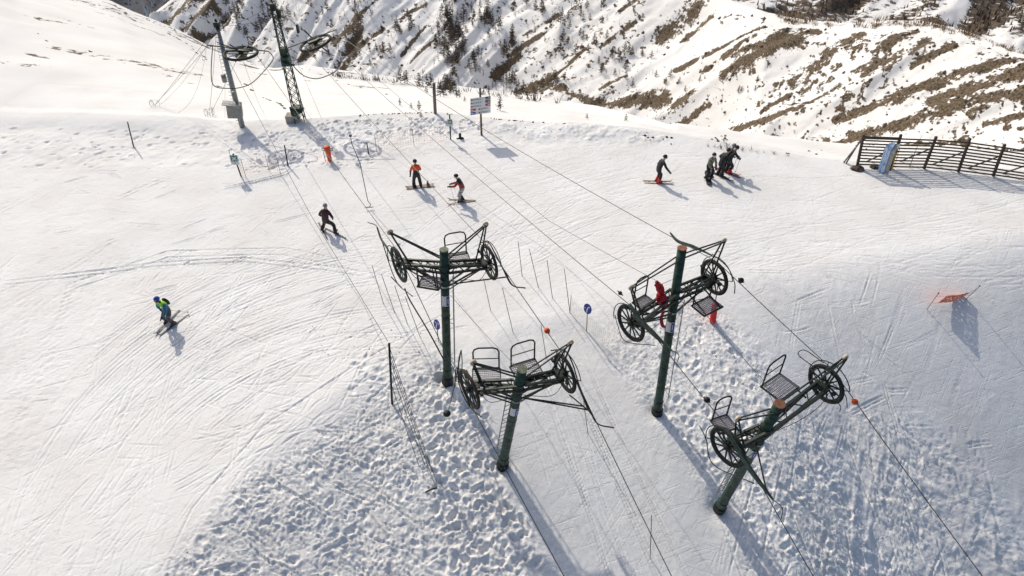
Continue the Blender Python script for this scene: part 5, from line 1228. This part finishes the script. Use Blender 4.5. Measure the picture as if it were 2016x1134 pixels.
    # gloves with fingers, boots
    for sfx, sg in (('L', -1), ('R', 1)):
        wr = foot+P['wr'+sfx]; fd = n2(P['wr'+sfx]-P['el'+sfx]); hx = n2(np.cross(fd, sd+fwd*.01+np.array([.001, 0, .3]))); hy = np.cross(fd, hx)
        gl = MB().ball(wr+fd*.055, (.047, .032, .06), 9, 6, np.array([hx, hy, fd])).tube([wr-fd*.03, wr+fd*.02], [.05, .042], 9)
        for k in range(4):
            o = wr+fd*.095+hx*(.028-.019*k); ln = (.062, .07, .066, .052)[k]; cv = hy*.6
            gl.tube([o-fd*.02, o+fd*ln*.5, o+n2(fd+cv)*ln*.9+fd*.01, o+fd*ln*.6+hy*ln*.75], [.013, .0125, .012, .009], 6)
        gl.tube([wr+fd*.03+hx*.035, wr+fd*.065+hx*.065, wr+fd*.10+hx*.06+hy*.02], [.016, .014, .010], 6)
        gl.build('glove', M[cols['glove']], t, True)
        an = foot+P['an'+sfx]; toe = foot+P['to'+sfx]; fdir = n2((toe-an)*np.array([1, 1, 0])); fs2 = np.cross(fdir, UPV)
        shin = n2(P['kn'+sfx]-P['an'+sfx]); so0 = an-UPV*(an[2]-foot[2]-.03)*1.0
        bt = MB().tube([an+shin*.15, an+shin*.07, an-shin*.02, so0+fdir*.02+UPV*.03], [.092, .09, .088, .085], 10)
        bt.tube([so0-fdir*.11+UPV*.045, so0+UPV*.05, so0+fdir*.12+UPV*.045, so0+fdir*.20+UPV*.035], [.05, .062, .06, .035], 10); bt.build('boot', M[cols['boot']], t, True)
    if extra: extra(t, foot, P, Rm, sd, face, hd)
    return t, foot, P, Rm
def ski(c, d, label, m, L=1.62, wd=.075, owner=None):
    """one ski lying on the snow under a boot"""
    d = n2(np.array([d[0], d[1], 0])); s = np.cross(d, UPV); pts, ws = [], []
    for f in np.linspace(-.48, .52, 15):
        p = np.array(c)+d*L*f; p[2] = gzs(p[0], p[1])+.022; k = max(0, (f-.40)/.12); p[2] += .10*k**2; pts.append(p); ws.append(wd*(1+.18*(abs(f)/.5)**2)*(1-.75*k**3))
    # straighten the height along the ski
    zl = np.linspace(pts[0][2], pts[-2][2], len(pts)); 
    for i in range(len(pts)-3): pts[i][2] = max(pts[i][2]*.3+zl[i]*.7, zl[i])
    t = thing('ski', pts[7], label, 'ski', 'skis on people\'s feet'); MB().ribbon(pts, s, ws, .018).build('deck', M[m], t)
    MB().box(pts[7]+UPV*.025, (.08, .34, .03), np.array([s, d, UPV])).build('binding', M['steel'], t); return t
def skis(foot, P, Rm, dirs_, who, m, L=1.62):
    for sfx, d, w_ in (('L', dirs_[0], 'left'), ('R', dirs_[1], 'right')):
        c = foot+P['an'+sfx]; ski(c, d, '%s ski of the %s' % (w_, who), m, L)
def spole(h, e, who, m='pole_grey'):
    h = np.array(h); e = np.array(e); d = n2(e-h); t = thing('ski_pole', e, 'ski pole ' + who, 'ski pole', 'ski poles')
    MB().tube([h, e], [.011, .007], 6).build('shaft', M[m], t); MB().tube([h-d*.07, h+d*.07], .018, 6).build('grip', M['black'], t)
    MB().torus(e-d*.06, d, .035, .006, 12, 4).build('basket', M['black'], t); return t
def pose(lean=.1, knee=.15, spread=.13, armL=((-.28, .05, 1.08), (-.30, .18, .85)), armR=((.28, .05, 1.08), (.30, .18, .85)), look=(0, 1, -.2), drop=0.0, side=0.0):
    h = .90-drop; J = {}
    J['pelvis'] = (0, -.06-knee*.25, h); J['waist'] = (side*.3, -.04-knee*.25+lean*.18, h+.22); ch = np.array([side*.7, -.02-knee*.2+lean*.55, h+.46-lean*.08]); J['chest'] = tuple(ch)
    nk = ch+np.array([side*.1, .02+lean*.16, .15]); J['neck'] = tuple(nk); J['chin'] = tuple(nk+np.array([0, .03+lean*.06, .07])); J['head'] = tuple(nk+np.array([0, .035+lean*.08, .15])); J['crown'] = tuple(nk+np.array([0, .03+lean*.10, .25]))
    for s, q, a in ((-1, 'L', armL), (1, 'R', armR)):
        J['sh'+q] = tuple(ch+np.array([.19*s, .01, .06])); J['el'+q] = tuple(np.array(a[0])+np.array([0, 0, -drop])); J['wr'+q] = tuple(np.array(a[1])+np.array([0, 0, -drop]))
        J['hip'+q] = (.10*s, -.05-knee*.25, h-.06); J['kn'+q] = ((.10+spread)*.55*s, knee*.75, .50-drop*.5); J['an'+q] = (spread*s, 0, .12); J['to'+q] = (spread*s*1.0, .18, .05)
    J['look'] = look; return J
D2R = math.radians
# 1 blue jacket, left
def pack(t, foot, P, Rm, sd, face, hd):
    c = foot+P['chest']*.7+P['waist']*.3-(Rm@np.array([0, 1., .0]))*.2; up = n2(P['chest']-P['pelvis']); f_ = Rm@np.array([0, 1., 0]); s = np.cross(f_, up)
    MB().ball(c, (.15, .10, .24), 12, 8, np.array([s, np.cross(up, s), up])).build('backpack', M['black'], t, True)
    for q in (-1, 1): MB().ribbon([foot+P['chest']+s*.1*q-f_*.12+up*.1, foot+P['chest']+s*.11*q+up*.16, foot+P['chest']+s*.11*q+f_*.14, foot+P['waist']+s*.12*q+f_*.13], s, .05, .015).build('strap', M['jk_lime'], t)
J1 = pose(.22, .22, .20, ((-.30, .22, 1.04), (-.24, .42, .90)), ((.34, .06, 1.06), (.33, .02, .86)), (0, 1, -.6), .09)
t1_, f1_, P1_, R1_ = person((337,637), D2R(154), 'person skiing crouched in a blue and lime jacket with a blue helmet and backpack', J1, dict(jacket='jk_lime', jacket2='jk_blue', sleeve='jk_blue', trousers='tr_grey', boot='bt_dark', helmet='helm_blue', goggles='gog_dark', glove='jk_black'), .95, pack)
skis(f1_, P1_, R1_, (R1_@np.array([.08, 1, 0]), R1_@np.array([-.12, 1, 0])), 'person in the blue and lime jacket', 'ski_dark')
spole(f1_+P1_['wrR'], f1_+P1_['wrR']+np.array([1.15, .05, -.25]), 'held out sideways by the person in the blue and lime jacket', 'yellow')
spole(f1_+P1_['wrL'], f1_+P1_['wrL']+np.array([.75, .75, -.62]), 'trailing from the left hand of the person in blue and lime')
# 2 maroon jacket
J2 = pose(.15, .2, .40, ((-.40, -.02, 1.10), (-.26, .12, .95)), ((.38, .0, 1.12), (.30, .14, .95)), (-.5, .7, -.3), .10)
t2_, f2_, P2_, R2_ = person((648,457), D2R(-20), 'person in a dark maroon jacket and pale helmet snow-ploughing below the orange pad', J2, dict(jacket='jk_maroon', trousers='tr_black', boot='bt_dark', helmet='helm_grey', goggles='gog_white', glove='jk_black'))
skis(f2_, P2_, R2_, (np.array([.46, -.89, 0]), np.array([.8, -.6, 0])), 'person in the maroon jacket', 'ski_dark', 1.55)
# 3 orange and black snowboarder
J3 = pose(.02, .10, .20, ((-.30, .02, 1.14), (-.33, .05, .88)), ((.27, .10, 1.12), (.18, .28, .98)), (-.3, 1, -.2), .02)
t3_, f3_, P3_, R3_ = person((822,369), D2R(12), 'person in an orange and black suit standing on a snowboard, seen from behind', J3, dict(jacket='jk_orange', jacket2='jk_black', sleeve='jk_orange', trousers='tr_black', boot='jk_black', helmet='helm_black', goggles='gog_white', glove='jk_black'))
def flat_board(c, d, L, wd, m, label, bind):
    d = n2(np.array([d[0], d[1], 0])); s = np.cross(d, UPV); pts, ws = [], []
    for f in np.linspace(-.5, .5, 17):
        p = np.array(c)+d*L*f; k = max(0, (abs(f)-.38)/.12); p[2] = max(gzs(p[0], p[1]), gzs(c[0], c[1]))+.03+.09*k**2; pts.append(p); ws.append(wd*(1+.10*abs(f)*2)*math.sqrt(max(.04, 1-max(0, (abs(f)-.4)/.1)**2)))
    t = thing('snowboard', pts[8], label, 'snowboard', 'snowboards under people'); MB().ribbon(pts, s, ws, .014).build('deck', M[m], t)
    for f in bind: MB().box(pts[8]+d*f+UPV*.03, (.26, .14, .05), np.array([s, d, UPV])).tube([pts[8]+d*f-s*.08+UPV*.03, pts[8]+d*f-s*.12+UPV*.22], .05, 8).build('binding', M['black'], t)
    return t
flat_board(f3_+np.array([.12, .05, 0]), (1, .22, 0), 1.55, .28, 'ski_tan', 'pale snowboard under the person in orange and black', (-.25, .45))
# 4 red jacket, patterned trousers
J4 = pose(.30, .18, .14, ((-.24, .30, 1.14), (-.22, .56, 1.10)), ((.24, .28, 1.12), (.20, .54, 1.04)), (0, 1, -.4), .05)
t4_, f4_, P4_, R4_ = person((909,397), D2R(82), 'person in a red jacket and speckled trousers leaning forward with ski poles', J4, dict(jacket='jk_black', jacket2='jk_red', sleeve='jk_red', trousers='pattern', boot='bt_dark', helmet='helm_black', goggles='gog_white', glove='jk_black', long=1))
skis(f4_, P4_, R4_, (np.array([-1, -.28, 0]), np.array([-1, .05, 0])), 'person in the red jacket and speckled trousers', 'ski_tan', 1.5)
for q in ('L', 'R'): spole(f4_+P4_['wr'+q], f4_+P4_['wr'+q]*np.array([1, 1, 0])+R4_@np.array([0, -.25, .02])+np.array([0, -.1 if q == 'L' else .1, 0]), ('left' if q == 'L' else 'right')+' of the person in the red jacket', 'gog_white')
# 5 dark skier with red boots
J5 = pose(.25, .12, .14, ((-.30, .0, 1.08), (-.34, .02, .80)), ((.34, .24, 1.12), (.44, .42, .92)), (.2, 1, -.3), .03)
t5_, f5_, P5_, R5_ = person((1295,359), D2R(-78), 'person in dark clothes and red boots alone on skis, one arm held out', J5, dict(jacket='jk_navy', trousers='tr_black', boot='bt_red', helmet='helm_black', goggles='helm_grey', glove='jk_black'))
skis(f5_, P5_, R5_, (np.array([1, -.05, 0]), np.array([1, -.09, 0])), 'lone person with red boots', 'ski_tan', 1.6)
# 6 camouflage jacket
J6 = pose(.12, .2, .22, ((-.27, .12, 1.08), (-.18, .26, .88)), ((.27, .14, 1.08), (.14, .28, .86)), (.1, 1, -.7), .08)
t6_, f6_, P6_, R6_ = person((1394,352), D2R(-150), 'person in a camouflage jacket looking down, leftmost of the group of four', J6, dict(jacket='camo', trousers='tr_black', boot='jk_black', helmet='helm_black', goggles='gog_white', glove='jk_black'))
flat_board(f6_+np.array([0, .0, 0]), (-.12, -1, 0), 1.5, .27, 'ski_dark', 'dark snowboard under the person in the camouflage jacket', (-.25, .25))
# 7 dark, red goggles
J7 = pose(.36, .18, .14, ((-.34, .06, 1.16), (-.32, .22, .98)), ((.30, .22, 1.08), (.22, .40, .95)), (0, 1, -.5), .06)
t7_, f7_, P7_, R7_ = person((1416,346), D2R(-62), 'person in black with red goggles bending forward, second from left in the group of four', J7, dict(jacket='jk_black', trousers='tr_black', boot='jk_black', helmet='helm_black', goggles='gog_red', glove='jk_black'))
skis(f7_, P7_, R7_, (np.array([.9, -.75, 0]), np.array([.85, -.8, 0])), 'person in black with red goggles', 'ski_dark', 1.45)
# 8 dark, leaning, red boots, poles
J8 = pose(.36, .24, .13, ((-.24, .34, 1.10), (-.14, .56, .98)), ((.24, .34, 1.08), (.14, .56, .94)), (0, 1, -.4), .05)
t8_, f8_, P8_, R8_ = person((1432,340), D2R(-72), 'person in black with red boots leaning on poles, rightmost of the group of four', J8, dict(jacket='jk_navy', trousers='tr_black', boot='bt_red', helmet='helm_black', goggles='gog_dark', glove='jk_black'))
skis(f8_, P8_, R8_, (np.array([1, -.72, 0]), np.array([1, -.78, 0])), 'person in black with red boots and poles', 'ski_red', 1.6)
for q in ('L', 'R'): spole(f8_+P8_['wr'+q], f8_+P8_['wr'+q]*np.array([1, 1, 0])+np.array([-.12, -.1, .02]), ('left' if q == 'L' else 'right')+' of the person leaning on poles in the group of four')
J9 = pose(.35, .15, .13, ((-.26, .16, 1.10), (-.2, .34, 1.0)), ((.26, .16, 1.10), (.2, .34, 1.0)), (0, 1, -.3), .03)
t9_, f9_, P9_, R9_ = person((1426,337), D2R(-70), 'person in a dark suit and grey helmet mostly hidden within the group of four', J9, dict(jacket='jk_black', trousers='tr_black', boot='jk_black', helmet='helm_grey', goggles='gog_dark', glove='jk_black'))
# broken lumps of snow lying in the churned parts
mb = MB(); rc = random.Random(31)
for poly, n in (([(470,960),(620,860),(800,760),(900,700),(960,830),(1060,1060),(1090,1134),(330,1134)], 260), ([(860,720),(930,740),(1000,960),(1070,1110),(900,1134),(840,980)], 260), ([(1290,640),(1400,620),(1520,760),(1700,1000),(1760,1134),(1560,1134),(1310,830)], 420), ([(960,240),(1300,262),(1300,282),(960,268)], 300), ([(560,640),(860,650),(860,700),(640,720)], 120)):
    k = 0; xs_ = [p[0] for p in poly]; ys_ = [p[1] for p in poly]
    while k < n:
        px, py = rc.uniform(min(xs_), max(xs_)), rc.uniform(min(ys_), max(ys_)); c = False
        for i in range(len(poly)):
            x1, y1 = poly[i]; x2, y2 = poly[(i+1) % len(poly)]
            if (y1 > py) != (y2 > py) and px < (x2-x1)*(py-y1)/(y2-y1)+x1: c = not c
        if not c: continue
        k += 1; q = flat(px, py)
        for _ in range(3): q = flat(px, py, gz(q[0], q[1]))
        pebble(mb, (q[0], q[1], gzs(q[0], q[1])+.005), 0.012+0.045*rc.random()**3, rc)
tag(mb.build('snow_clods', M['snow']), 'loose lumps of snow in the churned patches', 'snow', kind='stuff')
